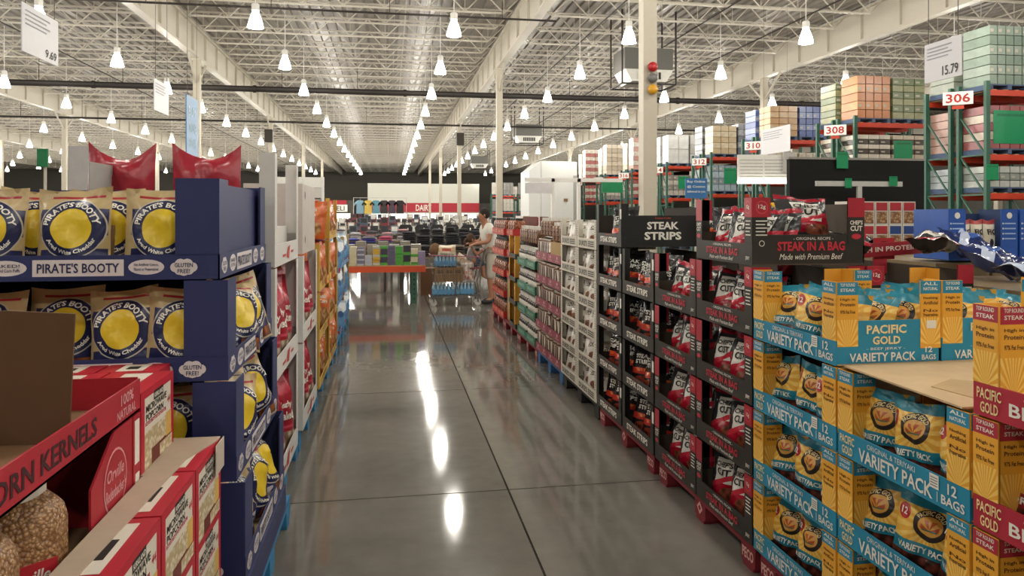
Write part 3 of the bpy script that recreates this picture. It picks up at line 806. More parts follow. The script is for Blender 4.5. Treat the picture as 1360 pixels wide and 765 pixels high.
PZJ = jar_parts(.085, .24, foodmat('#c77a3e', '#6a3014', 40), mat('#2a2622', .4), None, sq=3.2, lidh=.03)
put(RED_P, 'pallet', 'red wooden pallet under the red pretzel trays at the end of the row', 'pallet', (XR+.02, 11.6, 0), RZ, 'red pallets')
for c, (yf, col) in enumerate(((11.5, 'far'), (10.92, 'middle'), (10.36, 'near'))):
    for k in range(5):
        if c == 2 and k < 2: continue
        base = (XR+(.0 if c < 2 else .1), yf, .142+.302*k)
        if c == 2: base = (XR+.04, yf, .142+.302*k)
        put(PZT, 'display_tray', 'red pretzel tray, %s tier of the %s column' % (UP[k], col), 'tray', base, RZ, 'red pretzel trays')
        for i in range(3):
            e = put(PZJ, 'pretzel_jar', 'pretzel barrel, %s in the %s red tray of the %s column' % (ORD[i], UP[k], col), 'jar', (0, 0, 0), 0, 'pretzel barrels')
            place(e, base, RZ, (.1+.188*i, .1, .007))
b = MB().box(0, .55, 0, .5, 0, .6, mat('#9c8560', .8))
place(one('carton', b.mesh('carton'), 'tan carton filling the foot of the near pretzel column', 'carton'), (XR+.05, 10.35, .142), RZ, (0, 0, 0))
# ================================================================ displays on the left of the aisle
LZ = PI/2
NAVY = mat('#232c5c', .6, var=.08); CREAM = mat('#d8d0cf', .6, var=0); NINK = mat('#20284f', .6, var=0)
def oval(b, c, rx, uz, lines, side=False):
    c = Vector(c); n = Vector((1, 0, 0)) if side else Vector((0, -1, 0)); r = Vector((0, 1, 0)) if side else Vector((1, 0, 0))
    b.disc(c, r*rx, Vector((0, 0, uz)), CREAM, 20)
    k = len(lines)
    for i, t in enumerate(lines):
        hh = uz*1.15/k; z = uz*.6-hh*(i+1)+hh*.12
        wd = rx*1.35 if k > 1 else rx*1.5
        b.text(t, c+n*.0012-r*wd/2+Vector((0, 0, z)), r*wd, Vector((0, 0, hh*.72)), NINK, .01)
def plate(b, x0, x1, z0, z1, s, side=False):
    if side:
        b.box(.0065, .0078, x0, x1, z0, z1, CREAM); b.text(s, (.009, x0+.015, z0+.012), (0, x1-x0-.03, 0), (0, 0, z1-z0-.024), NINK, .02)
    else:
        b.box(x0, x1, -.0078, -.0065, z0, z1, CREAM); b.text(s, (x0+.015, -.009, z0+.012), (x1-x0-.03, 0, 0), (0, 0, z1-z0-.024), NINK, .02)
def cloud(b, cx, cz, side=False):
    for q, (dx, dz, r) in enumerate(((-.03, 0, .018), (-.012, .012, .02), (.012, .012, .02), (.03, 0, .018), (0, -.01, .022), (-.016, -.01, .018), (.018, -.01, .018))):
        if side: b.disc((.0070+.00015*q, cx+dx, cz+dz), (0, r, 0), (0, 0, r), CREAM, 12)
        else: b.disc((cx+dx, -.0070-.00015*q, cz+dz), (r, 0, 0), (0, 0, r), CREAM, 12)
    if side:
        b.text('GLUTEN', (.0085, cx-.032, cz), (0, .064, 0), (0, 0, .016), NINK); b.text('FREE!', (.0085, cx-.022, cz-.022), (0, .044, 0), (0, 0, .016), NINK)
    else:
        b.text('GLUTEN', (cx-.032, -.0085, cz), (.064, 0, 0), (0, 0, .016), NINK); b.text('FREE!', (cx-.022, -.0085, cz-.022), (.044, 0, 0), (0, 0, .016), NINK)
def pirate_tier(top=False):
    W, D, H, L = 1.2, 1.0, .378, .092
    b = MB(); b.box(-W, 0, 0, D, 0, .006, KRAFT); b.box(-W, 0, D-.006, D, .006, H*.95, NAVY); b.box(-W, -W+.006, 0, D, .006, H*.95, NAVY)
    b.box(-.42, -.415, .1, D, .006, .2, KRAFT_D); b.box(-W+.01, -.42, .36, .366, .006, .25, KRAFT_D)
    P = [('tray_body', b.mesh('tray_body'))]
    f = MB(); f.box(-W, .006, -.0065, 0, 0, L, NAVY)
    plate(f, -.632, -.327, .016, .076, "PIRATE'S BOOTY"); oval(f, (-.25, -.0072, .047), .062, .028, ['No Artificial Colors,', 'Flavors or Preservatives'])
    oval(f, (-.72, -.0072, .047), .07, .028, ['BAKED!', 'Rice and Corn Puffs']); cloud(f, -.12, .045); plate(f, -1.15, -.82, .016, .076, "PIRATE'S BOOTY")
    P.append(('front_panel', f.mesh('front_panel')))
    s = MB(); s.box(0, .0065, -.0065, D, 0, L, NAVY)
    cloud(s, .07, .046, True); oval(s, (.0072, .22, .047), .06, .034, ['BAKED', 'NOT FRIED'], True); plate(s, .3, .62, .012, .08, "PIRATE'S BOOTY", True)
    oval(s, (.0072, .72, .047), .06, .034, ['GLUTEN', 'FREE'], True); oval(s, (.0072, .9, .047), .06, .034, ['AGED', 'WHITE'], True)
    P.append(('side_panel', s.mesh('side_panel')))
    def L_post(xa, xb, sx, ya, yb, n='corner_post'):
        p = MB(); p.box(xa, xb, -.009, -.004, L, H-.003, NAVY); p.box(sx-.003, sx+.003, ya, yb, L, H-.003, NAVY)
        P.append((n, p.mesh(n)))
    L_post(-.15, .002, .002, -.008, .14)
    p = MB(); p.box(-.003, .003, D-.13, D, L*.5, H-.003, NAVY); p.box(-.12, .003, D-.003, D+.002, L*.5, H-.003, NAVY); P.append(('corner_post', p.mesh('corner_post')))
    L_post(-W-.002, -W+.14, -W-.002, -.008, .14)
    if top: P.append(('side_wall', MB().box(-.03, -.025, .16, .97, .01, .36, NAVY).mesh('side_wall')))
    return P
M_BOOTY = pmat('booty_bag_print', '#bda678', [('rect', .1, .98, .03, .3, '#272a55'), ('food', .5, .95, .04, .17, '#b0692c', '#6e3216', 7), ('ell', .26, .16, .13, .035, '#b9b4bb'), ('ell', .26, .09, .13, .03, '#b9b4bb'),
     ('rect', .1, .98, .45, .75, '#272a55'), ('ell', .54, .53, .44, .35, '#bfb7a2'), ('ell', .54, .53, .425, .335, '#20264f'), ('ell', .54, .53, .285, .225, '#e3c32e'), 
     ('rect', .2, .92, .885, .915, '#a32432')], .3, .35, 16)
M_TAN = mat('#b79f70', .4, var=.1)
PB = [bag('puff_bag', .262, .335, .12, M_BOOTY, M_TAN, s, (), [("PIRATE'S BOOTY", .54, .53, .355, .085, 172, 8, W_INK), ('Aged White Cheddar', .54, .53, .36, .075, 205, 335, W_INK)], crinkle=.011) for s in (71, 72, 73, 74)]
PT = pirate_tier(); PTT = pirate_tier(True)
PX = [-.54, -.572, -.602, -.632]; PZ0 = [.27, .65, 1.03, 1.41]; PY = 2.85
put(SKY_P, 'pallet', 'bright blue pallet under the navy puff snack display', 'pallet', (-.53, PY+.0, 0), LZ, 'blue pallets')
b = MB().box(-1.2, 0, 0, 1.0, 0, .128, NAVY)
one('plinth', b.mesh('plinth'), 'navy cardboard plinth between the pallet and the puff trays', 'plinth', (-.525, PY, .141))
for k in range(4):
    put(PTT if k == 3 else PT, 'display_tray', 'navy puff snack tray, %s tier of the navy display' % UP[k], 'tray', (PX[k], PY, PZ0[k]), 0, 'navy puff trays')
fr = random.Random(5)
def pbag(i, x, y, z, rot, lab): one('puff_bag', PB[i % 4], lab, 'bag', (x, y, z+.008), rot, 'puff snack bags')
for i, (x, rz, ry) in enumerate(((-.85, .05, .02), (-1.155, -.04, -.02), (-1.46, .1, .03))):
    pbag(i, x-.01, PY+.085, PZ0[3], (-.1, ry, rz), 'cream and navy puff bag facing the viewer, %s from the corner, top tier' % ORD[i])
for i, x in enumerate((-.79, -1.06, -1.33)):
    pbag(i+1, x-.03, PY+.21, PZ0[3], (-.06, .04*(i-1), .12), 'cream and navy puff bag in the back row, %s from the corner, top tier' % ORD[i])
for i, (x, rz, ry, y) in enumerate(((-.8, .1, .1, .08), (-.99, -.15, -.08, .1), (-1.24, .06, .0, .2), (-1.5, 0, .05, .12))):
    pbag(i, x, PY+y, PZ0[2], (-.12, ry, rz), 'cream and navy puff bag facing the viewer, %s from the corner, third tier' % ORD[i])
for i, x in enumerate((-.84, -1.12)):
    pbag(i+2, x, PY+.1, PZ0[1], (-.1, 0, .1*i), 'cream and navy puff bag facing the viewer, %s from the corner, second tier' % ORD[i])
for k in (0, 1, 2):
    for i, y in enumerate((.27, .5, .74)):
        pbag(i+k, PX[k]-.08+(.05 if k == 0 and i == 2 else .015*i), PY+y, PZ0[k]+(.0 if k else .01*i), (-.2+fr.uniform(-.15, .1), fr.uniform(-.25, .25), LZ-.45+fr.uniform(-.3, .3)), 'cream and navy puff bag facing the aisle, %s from the viewer, %s tier' % (ORD[i], UP[k]))

# ---------------------------------------------------------------- red microwave popcorn boxes
RBX = mat('#b81c30', .5, var=.06); WLB = mat('#e2dccd', .55, var=.03)
M_POP = pmat('popcorn_box_print', '#b81c30', [('rect', .1, .9, .0, .9, '#ddd6c6'), ('food', .1, .74, -.01, .47, '#efe8d2', '#b9a67c', 17), ('food', .3, .9, -.01, .2, '#7d3526', '#6b2a20', 3), ('food', .55, .95, -.01, .16, '#efe8d2', '#bda97c', 17),
     ('rect', .74, .92, .18, .5, '#dcb45e'), ('rect', .12, .74, .545, .59, '#b02436'), ('rect', .36, .66, .8, .92, '#2a2220')], .5, 0)
def pop_box(l, h, d):      # printed face towards +x, length along y
    b = MB(); b.box(-d, 0, 0, l, 0, h, RBX)
    face = MB(); face.quad((.001, 0, 0), (0, l, 0), (0, 0, h), M_POP)
    face.text('KIRKLAND', (.002, l*.38, h*.83), (0, l*.26, 0), (0, 0, h*.06), W_INK)
    face.text('MICROWAVE', (.002, l*.13, h*.71), (0, l*.62, 0), (0, 0, h*.09), K_INK, .02); face.text('POPCORN', (.002, l*.13, h*.6), (0, l*.52, 0), (0, 0, h*.09), K_INK, .02)
    face.text('MOVIE THEATER BUTTER', (.002, l*.14, h*.552), (0, l*.56, 0), (0, 0, h*.03), W_INK, 0); face.text('44', (.002, l*.78, h*.62), (0, l*.1, 0), (0, 0, h*.1), mat('#b81c30', .5, var=0), .01)
    top = MB(); top.box(-d*.72, -d*.28, l*.1, l*.9, h, h+.0012, WLB); top.box(-d*.6, -d*.4, l*.3, l*.62, h+.0012, h+.002, K_INK)
    en = MB(); en.box(-d*.8, -d*.2, -.0012, 0, h*.3, h*.9, WLB)
    for q in range(4): en.box(-d*.7, -d*.3, -.002, -.0012, h*(.4+q*.1), h*(.44+q*.1), K_INK)
    return [('carton_body', b.mesh('carton_body')), ('printed_face', face.mesh('printed_face')), ('top_label', top.mesh('top_label')), ('end_label', en.mesh('end_label'))]
BX = pop_box(.335, .248, .2); BXL = pop_box(.335, .248, .14)
put(pallet_parts('#7a6a52', w=1.44, d=1.0, h=.098), 'pallet', 'weathered pallet under the microwave popcorn boxes', 'pallet', (-.62, 1.3, 0), LZ)
for k in range(3):
    for i in range(3):
        put(BXL, 'popcorn_box', 'red microwave popcorn box, %s layer, %s from the far end of the lower stack' % (UP[k] if k < 2 else 'top', ORD[i]), 'box', (-.6, 2.4-.345*i, .1+.25*k), 0, 'microwave popcorn boxes')
    put(BX, 'popcorn_box', 'red microwave popcorn box behind the aisle row of the lower stack, %s layer' % (UP[k] if k < 2 else 'top'), 'box', (-.82, 2.4, .1+.25*k), 0, 'microwave popcorn boxes')
b = MB(); b.prismz([(-.148, 1.7), (-.085, 1.7), (-.07, 2.2), (-.06, 2.5), (-.006, 2.7), (-.006, 2.74), (-.3, 2.745), (-.5, 2.74), (-.5, 2.365), (-.148, 2.365)], 0, .004, mat('#b7a48f', .8)); b.box(.004, .007, 2.62, 2.74, -.1, .004, mat('#c3b6a5', .8))
one('cardboard_sheet', b.mesh('cardboard_sheet'), 'flat pinkish cardboard sheet between the popcorn box stacks', 'cardboard', (-.595, 0, .8485))
for i, (x, y) in enumerate(((-.75, 2.366), (-.96, 2.366), (-1.17, 2.366))):
    if i < 3: put(BX, 'popcorn_box', 'upright red microwave popcorn box of the upper row, %s from the aisle' % ORD[i], 'box', (x, y, .854), 0, 'microwave popcorn boxes')
BX2 = pop_box(.135, .248, .2)
for i, x in enumerate((-.8, -1.01, -1.22)):
    put(BX2, 'popcorn_box', 'red microwave popcorn box of the rearmost upper row, %s from the aisle' % ORD[i], 'box', (x, 2.705, .854), 0, 'microwave popcorn boxes')

# ---------------------------------------------------------------- popcorn kernel trays with jars
KRED = mat('#a81f2e', .5, var=.06); PINK = mat('#d99a9c', .6, var=0)
def kernel_tray(end_logo):
    Y_0, Y_1, D = 0, 1.06, .6        # along y, front edge towards +x at x = 0
    b = MB(); b.box(-D, 0, Y_0, Y_1, 0, .006, KRAFT_D); b.box(-D, -D+.006, Y_0, Y_1, 0, .3, KRAFT_D); b.box(-D, -.006, Y_1-.006, Y_1, .006, .34 if end_logo else .1, KRED); b.box(-D, -.006, 0, .006, .006, .1, KRED)
    P = [('tray_body', b.mesh('tray_body'))]
    f = MB(); f.box(-.006, 0, Y_0, Y_1, 0, .095, KRED)
    f.text('POPCORN KERNELS', (.0012, .03, .022), (0, .7, 0), (0, 0, .05), mat('#3a0f14', .6, var=0), .02)
    f.text('100%', (.0012, .9, .05), (0, .1, 0), (0, 0, .032), PINK, .02); f.text('NATURAL', (.0012, .87, .014), (0, .15, 0), (0, 0, .026), PINK, .02)
    P.append(('front_panel', f.mesh('front_panel')))
    if end_logo:
        e = MB()
        pts = [(.7, .09), (Y_1-.06, .09), (Y_1-.06, .345), (.86, .345), (.7, .24)]
        n = len(pts); vs = [(-.002, y, z) for y, z in pts]+[(-.008, y, z) for y, z in pts]
        e.add(vs, [tuple(range(n)), tuple(range(2*n-1, n-1, -1))]+[(i, i+n, (i+1) % n+n, (i+1) % n) for i in range(n)], KRED)
        e.box(-.006, .001, Y_1-.06, Y_1, .09, .345, KRED)
        for r, mm in ((1, PINK), (.93, KRED)): e.disc((-.0008+.0004*(r < 1), .865, .205), (0, .085*r, 0), (0, 0, .092*r), mm, 24)
        e.text('Orville', (.0004, .8, .215), (0, .125, 0), (0, 0, .035), PINK, .02, .2); e.text("Redenbacher's", (.0004, .79, .165), (0, .15, 0), (0, 0, .035), PINK, .02, .2)
        e.box(.001, .002, Y_1-.05, Y_1-.012, .2, .33, W_INK); e.box(.001, .002, Y_1-.045, Y_1-.012, .12, .17, W_INK)
        P.append(('logo_panel', e.mesh('logo_panel')))
    return P
KT = kernel_tray(True); KTT = kernel_tray(False)
KX, KY = -.75, 1.3
kern = foodmat('#c79d6c', '#7d5836', 110)
JP = jar_parts(.108, .315, kern, mat('#cfc8bd', .45), None, sq=3.0, lidh=.03)
lb = MB(); lb.box(-.06, .06, -.1115, -.1085, .05, .15, mat('#b3242e', .5)); lb.text('Orville', (-.045, -.1125, .105), (.09, 0, 0), (0, 0, .03), W_INK, .02, .2); lb.text("Redenbacher's", (-.05, -.1125, .085), (.1, 0, 0), (0, 0, .014), W_INK)
lb.disc((.02, -.112, .068), (.028, 0, 0), (0, 0, .012), mat('#e9dcb4', .6), 10)
JP.append(('paper_label', lb.mesh('paper_label')))
one('carton', MB().box(-.6, 0, 0, 1.06, 0, .249, KRAFT).mesh('carton'), 'plain carton under the red kernel trays', 'carton', (KX, KY, .1))
for k, z in enumerate((None, .352, .704, 1.056)):
    if z is None: continue
    zz = z
    put(KTT if k == 3 else KT, 'display_tray', 'red popcorn kernel tray, %s of the kernel display' % ['bottom tier', 'second tier', 'third tier', 'empty top tier'][k], 'tray', (KX, KY, zz), 0, 'red kernel trays')
    if k in (1, 2):
        for i, y in enumerate((.56, .33, .11)):
            for r in range(2):
                put(JP, 'kernel_jar', 'jar of popcorn kernels, %s from the far end, %s row, %s kernel tier' % (ORD[i], ['front', 'back'][r], UP[k]), 'jar', (KX-.125-.24*r, KY+y, zz+.008), (0, 0, .75), 'popcorn kernel jars')
b = MB(); b.prism([(-.56, 0), (-.06, 0), (-.035, .335), (-.2, .345), (-.3, .338), (-.57, .345)], -.003, .003, mat('#5b4028', .85))
one('cardboard_divider', b.mesh('cardboard_divider'), 'tall brown cardboard flap standing in the empty kernel tray', 'cardboard', (KX, KY+.71, 1.064), (.06, 0, -.08))
b = MB(); b.prism([(-.4, 0), (-.13, 0), (-.15, .06), (-.4, .1)], -.003, .003, mat('#7a5a38', .85))
one('cardboard_divider', b.mesh('cardboard_divider'), 'low tan cardboard flap in front of the tall brown one', 'cardboard', (KX, KY+.52, 1.064), (.1, 0, 0))

# ---------------------------------------------------------------- white display with tall red popcorn bags
WHC = mat('#cfcdc8', .6, var=.05)
def wht(w, h, side_h, pw=.11, lab=True):
    def front(f):
        f.add([(w*.45, -.0062, .03), (w*.55, -.0062, .02), (w*.6, -.0062, .1), (w*.5, -.0062, .09)], [(0, 1, 2, 3)], mat('#b5322c', .6))
        f.box(w*.3, w*.42, -.0062, -.005, .04, .055, mat('#b5322c', .6)); f.box(w*.65, w*.75, -.0062, -.005, .05, .065, mat('#b5322c', .6))
    return tray_parts(w, .9, h, .12, side_h, pw, WHC, WHC, WHC, front, m_in=mat('#9d9a94', .7))
W1 = wht(.98, .61, .16, .075)
M_NAK = pmat('red_popcorn_bag_print', '#9e1c2e', [('food', .1, .9, .04, .26, '#cfc3ae', '#7e6a55', 8), ('band', .3, .33, '#c2455a'), ('ell', .5, .78, .3, .08, '#b92c42'), ('band', .93, 1.1, '#7d1524')], .3, .4, 14)
NB = [bag('popcorn_bag', .27, .52, .14, M_NAK, mat('#8e1a2a', .35), s, [('Nearly', .2, .72, .52, .62, W_INK), ('Naked', .2, .78, .4, .5, W_INK)]) for s in (81, 82, 83)]
put(SKY_P, 'pallet', 'bright blue pallet under the first white popcorn display', 'pallet', (-.62, 3.94, 0), LZ, 'blue pallets')
put(SKY_P, 'pallet', 'bright blue pallet under the second white popcorn display', 'pallet', (-.62, 5.18, 0), LZ, 'blue pallets')
for c, (y, nt) in enumerate(((3.95, 3), (5.2, 2))):
    for k in range(nt):
        z = .143+.613*k
        put(W1, 'display_tray', 'white popcorn tray, %s tier of the %s white display' % (UP[k], ['near', 'far'][c]), 'tray', (-.6, y, z), LZ, 'white popcorn trays')
        if k < 2:
            for i in range(3):
                o = one('popcorn_bag', NB[(i+k) % 3], 'tall red popcorn bag, %s in the %s tray of the %s white display' % (ORD[i], UP[k], ['near', 'far'][c]), 'bag', group='tall red popcorn bags')
                place(o, (-.6, y, z), LZ, (.24+.26*i, .085, .01), (-.1, fr.uniform(-.08, .08), -.45+fr.uniform(-.2, .2)))
b = MB().box(-.9, -.02, 0, .9, 0, .2, WHC)
one('carton', b.mesh('carton'), 'white carton raising the red bags on the near white display', 'carton', (-.64, 3.99, 1.376))
RB = [bag('popcorn_bag', .36, .47, .16, pmat('pillow_bag_print', '#97202f', [('foodell', .5, .3, .3, .07, '#97202f', '#b5623a', 6), ('ell', .5, .36, .22, .05, '#b25a3c'), ('ell', .5, .36, .2, .042, '#97202f')], .3, .4, 12), mat('#8e1a2a', .35), s,
      [('Popcorn', .34, .66, .345, .375, mat('#d9a06a', .6, var=0))], crinkle=.016, seal=.02, ears=.2) for s in (84, 85)]
one('popcorn_bag', RB[0], 'puffed red bag on top, showing above the navy corner post', 'bag', (-1.0, 4.25, 1.582), (-.05, 0, .1), 'puffed red bags on top')
one('popcorn_bag', RB[1], 'puffed red bag on top, showing above the cream puff bags', 'bag', (-1.47, 4.3, 1.582), (-.05, 0, -.05), 'puffed red bags on top')
# hole-punched white carton in the far white display
b = MB(); b.box(0, .85, -.4, 0, 0, .5, mat('#bfb6ae', .6))
for x, z in ((.15, .42), (.15, .1)):
    b.disc((x, -.402, z), (.022, 0, 0), (0, 0, .03), K_INK, 10)
place(one('carton', b.mesh('carton'), 'tall grey-white carton with two punched holes on the far white display', 'carton'), (-.6, 5.25, .143+.613*2), LZ, (.05, .41, 0))

# ---------------------------------------------------------------- yellow trays with orange popcorn bags
YLW = mat('#c9a344', .6, var=.06)
def ylt():
    def front(f): FT(f, 'KETTLE CORN', .3, .7, .03, .07, mat('#8a6a1e', .6))
    def side(b, x): pass
    P = tray_parts(1.0, .9, .415, .075, .1, .035, YLW, YLW, YLW, front, m_in=mat('#9a7c34', .8)); return P
YT = ylt()
M_KET = pmat('orange_bag_print', '#c4602a', [('foodell', .55, .36, .26, .2, '#d8b27e', '#8a5a2c', 8), ('ell', .5, .7, .34, .15, '#cf7338')], .3, .4, 14)
OB = [bag('kettle_bag', .31, .385, .14, M_KET, mat('#b5531f', .35), s, [('Kettle', .22, .72, .7, .8, W_INK), ('Corn', .28, .7, .57, .67, W_INK)], crinkle=.014) for s in (91, 92, 93)]
for c, y in enumerate((6.4, 7.45)):
    put(SKY_P, 'pallet', 'bright blue pallet under the %s yellow popcorn display' % ['near', 'far'][c], 'pallet', (-.62, y-.0, 0), LZ, 'blue pallets') if c == 0 else None
    for k in range(3+c):
        z = .143+.42*k
        put(YT, 'display_tray', 'yellow popcorn tray, %s tier of the %s yellow display' % (UP[k], ['near', 'far'][c]), 'tray', (-.6, y, z), LZ, 'yellow popcorn trays')
        for i in range(3):
            o = one('kettle_bag', OB[(i+k) % 3], 'orange kettle corn bag, %s in the %s yellow tray of the %s display' % (ORD[i], UP[k], ['near', 'far'][c]), 'bag', group='orange kettle corn bags')
            place(o, (-.6, y, z), LZ, (.2+.29*i, .085, .01), (-.12, fr.uniform(-.15, .15), -.5+fr.uniform(-.25, .2)))
for i in range(3):
    one('kettle_bag', OB[i], 'orange kettle corn bag facing the viewer on the top yellow tray, %s from the aisle' % ORD[i], 'bag', (-.78-.29*i, 7.28 if i == 0 else 7.2, .143+.42*3+.01), (-.1, .06*(1-i), -.1+.1*i), 'orange kettle corn bags')
put(SKY_P, 'pallet', 'bright blue pallet under the far yellow popcorn display', 'pallet', (-.62, 7.6, 0), LZ, 'blue pallets')

# ---------------------------------------------------------------- blue chip bags at the end of the row
M_BLU = pmat('blue_bag_print', '#5f8fb8', [('slant', .25, .75, .5, '#cfd7dc'), ('ell', .5, .5, .2, .1, '#4a6a9a'), ('band', -.1, .12, '#b5322c'), ('band', .92, 1.1, '#9db4c4')], .25, .4, 14)
BB = [bag('chip_bag', .3, .42, .15, M_BLU, mat('#8fb0c6', .35), s, (), crinkle=.015) for s in (95, 96, 97)]
YB = tray_parts(1.2, .9, .4, .06, .06, .04, mat('#b39a6c', .7), mat('#4d7fae', .6), mat('#b39a6c', .7))
for c, y in enumerate((8.85, 10.1)):
    put(SKY_P, 'pallet', 'bright blue pallet under the %s stack of blue chip bags' % ['near', 'far'][c], 'pallet', (-.62, y, 0), LZ, 'blue pallets')
    for k in range(3):
        z = .143+.405*k
        put(YB, 'display_tray', 'tan tray of blue chip bags, %s tier of the %s stack' % (UP[k], ['near', 'far'][c]), 'tray', (-.62, y, z), LZ, 'tan chip trays')
        for i in range(4):
            o = one('chip_bag', BB[(i+k) % 3], 'blue and white chip bag, %s in the %s tray of the %s stack' % (ORD[i], UP[k], ['near', 'far'][c]), 'bag', group='blue chip bags')
            place(o, (-.62, y, z), LZ, (.17+.28*i, .085, .01), (-.1, fr.uniform(-.3, .3), -.5+fr.uniform(-.3, .3)))
# ================================================================ pallet racks on the right
GPO = mat('#2f5c4a', .5); ORB = mat('#c23a1e', .5); WOOD = mat('#a58a62', .8); 
RX = 13.2; BAY = 2.36; RDEP = .8
def wrapmat(c): return mat(c, .3, var=.3, scale=5)
def rack_parts(levels, nb=1):
    P = []; zt = max(levels)+.2
    up = MB().box(-.05, .05, -.04, .04, 0, zt, GPO).mesh('upright')
    def brace(a, b_): return MB().bar(a, b_, .035, GPO).mesh('brace')
    z = .3; brs = []
    while z+.9 < zt:
        brs.append(brace((0, .04, z), (0, RDEP-.04, z))); brs.append(brace((0, .04, z), (0, RDEP-.04, z+.9))); z += .9
    beam = MB().box(.05, BAY-.05, -.03, .03, -.13, 0, ORB).mesh('beam')
    slat = MB().box(0, .1, 0, RDEP, 0, .02, WOOD).mesh('deck_board')
    for i in range(nb+1):
        for y in (0, RDEP): P.append(('upright', up, (i*BAY, y, 0)))
        for m in brs: P.append(('brace', m, (i*BAY, 0, 0)))
    for i in range(nb):
        for z in levels:
            for y in (0, RDEP): P.append(('beam', beam, (i*BAY, y, z)))
            for q in range(8): P.append(('deck_board', slat, (i*BAY+.15+q*.29, 0, z)))
    return P
pal_m = None
def load_parts(w, d, h, nx, nz, col, col2=None, palc='#4a5d7a'):
    P = []; m = wrapmat(col); m2 = wrapmat(col2) if col2 else m; pm_ = mat(palc, .7)
    pb = MB().box(0, w, 0, d, .09, .12, pm_).mesh('pallet_deck'); P.append(('pallet_deck', pb))
    bl = MB().box(0, .1, 0, d, 0, .09, pm_).mesh('pallet_runner')
    for i in range(3): P.append(('pallet_runner', bl, (i*(w-.1)/2, 0, 0)))
    cw, ch = w/nx, (h-.12)/nz
    def carton(mm):
        b = MB(); e = .012; b.box(e, cw-e, 0, d, .004, ch-e, mm); b.box(cw*.15, cw*.5, -.004, 0, ch*.3, ch*.6, mat('#b9b2a2', .5)) if mm is not m else None; return b.mesh('carton')
    ca, cb = carton(m), carton(m2)
    for i in range(nx):
        for k in range(nz): P.append(('carton', ca if (k % 2 == 0 or not col2) else cb, (i*cw, 0, .12+k*ch)))
    return P
# row: (front y, number, [levels], [[(colour, colour2, height, nx, nz) left, right] per level])
rows = [
 (14.2, '306', [2.13, 3.0, 4.45], [[('#b9bdb6', '#8d948e', .6, 4, 3), ('#a9b0b4', None, .6, 4, 3)], [('#9c5a5c', '#c9b9a9', 1.1, 4, 5), ('#b08a7c', None, 1.1, 4, 5)], [('#77897a', '#8b9a8c', 1.45, 5, 6), ('#8f9688', None, 1.3, 4, 5)]]),
 (18.85, '308', [2.85, 4.3], [[('#cfc8b8', '#4a443e', 1.1, 3, 7), ('#c6bba6', '#5a4f46', 1.1, 3, 7)], [('#b3713f', '#c08450', 1.35, 4, 5), ('#8f9068', '#6d7a55', 1.3, 3, 6)]]),
 (23.7, '310', [2.85, 4.3], [[('#bfb6a4', None, 1.0, 4, 4), ('#a89f90', '#c9c1b0', 1.0, 4, 4)], [('#b08a5e', '#bf9d72', 1.2, 3, 5), ('#4d5f96', '#7c8bb8', 1.2, 4, 5)]]),
 (28.3, '312', [2.5, 4.05], [[('#9fb0b8', '#7f9099', 1.2, 4, 4), ('#b0b8bc', None, 1.1, 4, 4)], [('#bba886', '#cdbf9f', 1.3, 3, 5), ('#5a5f68', '#8a8f98', 1.4, 4, 5)]]),
 (33.2, '314', [2.45, 4.0], [[('#b9b2a6', '#8f8880', 1.1, 4, 4), ('#a8a29a', None, 1.1, 3, 4)], [('#d2d2cf', None, 1.5, 2, 2), ('#c5c5c2', '#b9b9b6', 1.5, 2, 3)]]),
 (38.3, '316', [2.45, 4.0], [[('#a35a56', '#c9c0b4', 1.1, 4, 5), ('#b5aea2', None, 1.1, 4, 4)], [('#b98f82', '#cfc4b8', 1.9, 3, 7), ('#c9bda6', None, 1.7, 3, 5)]]),
 (43.3, '318', [2.45, 4.0], [[('#8f8a86', '#c2bcb2', 1.1, 4, 4), ('#b5aea2', None, 1.1, 4, 4)], [('#cfc3ae', '#bbae98', 2.0, 3, 7), ('#c7baa2', None, 1.8, 3, 6)]]),
 (48.2, '320', [2.45, 4.0], [[('#a9605c', '#d0c8bc', 1.2, 4, 5), ('#b5aea2', None, 1.1, 4, 4)], [('#b0706c', '#d6ccc0', 2.1, 3, 8), ('#c7baa2', None, 1.9, 3, 6)]]),
]
SRED = mat('#b3251d', .6, var=0)
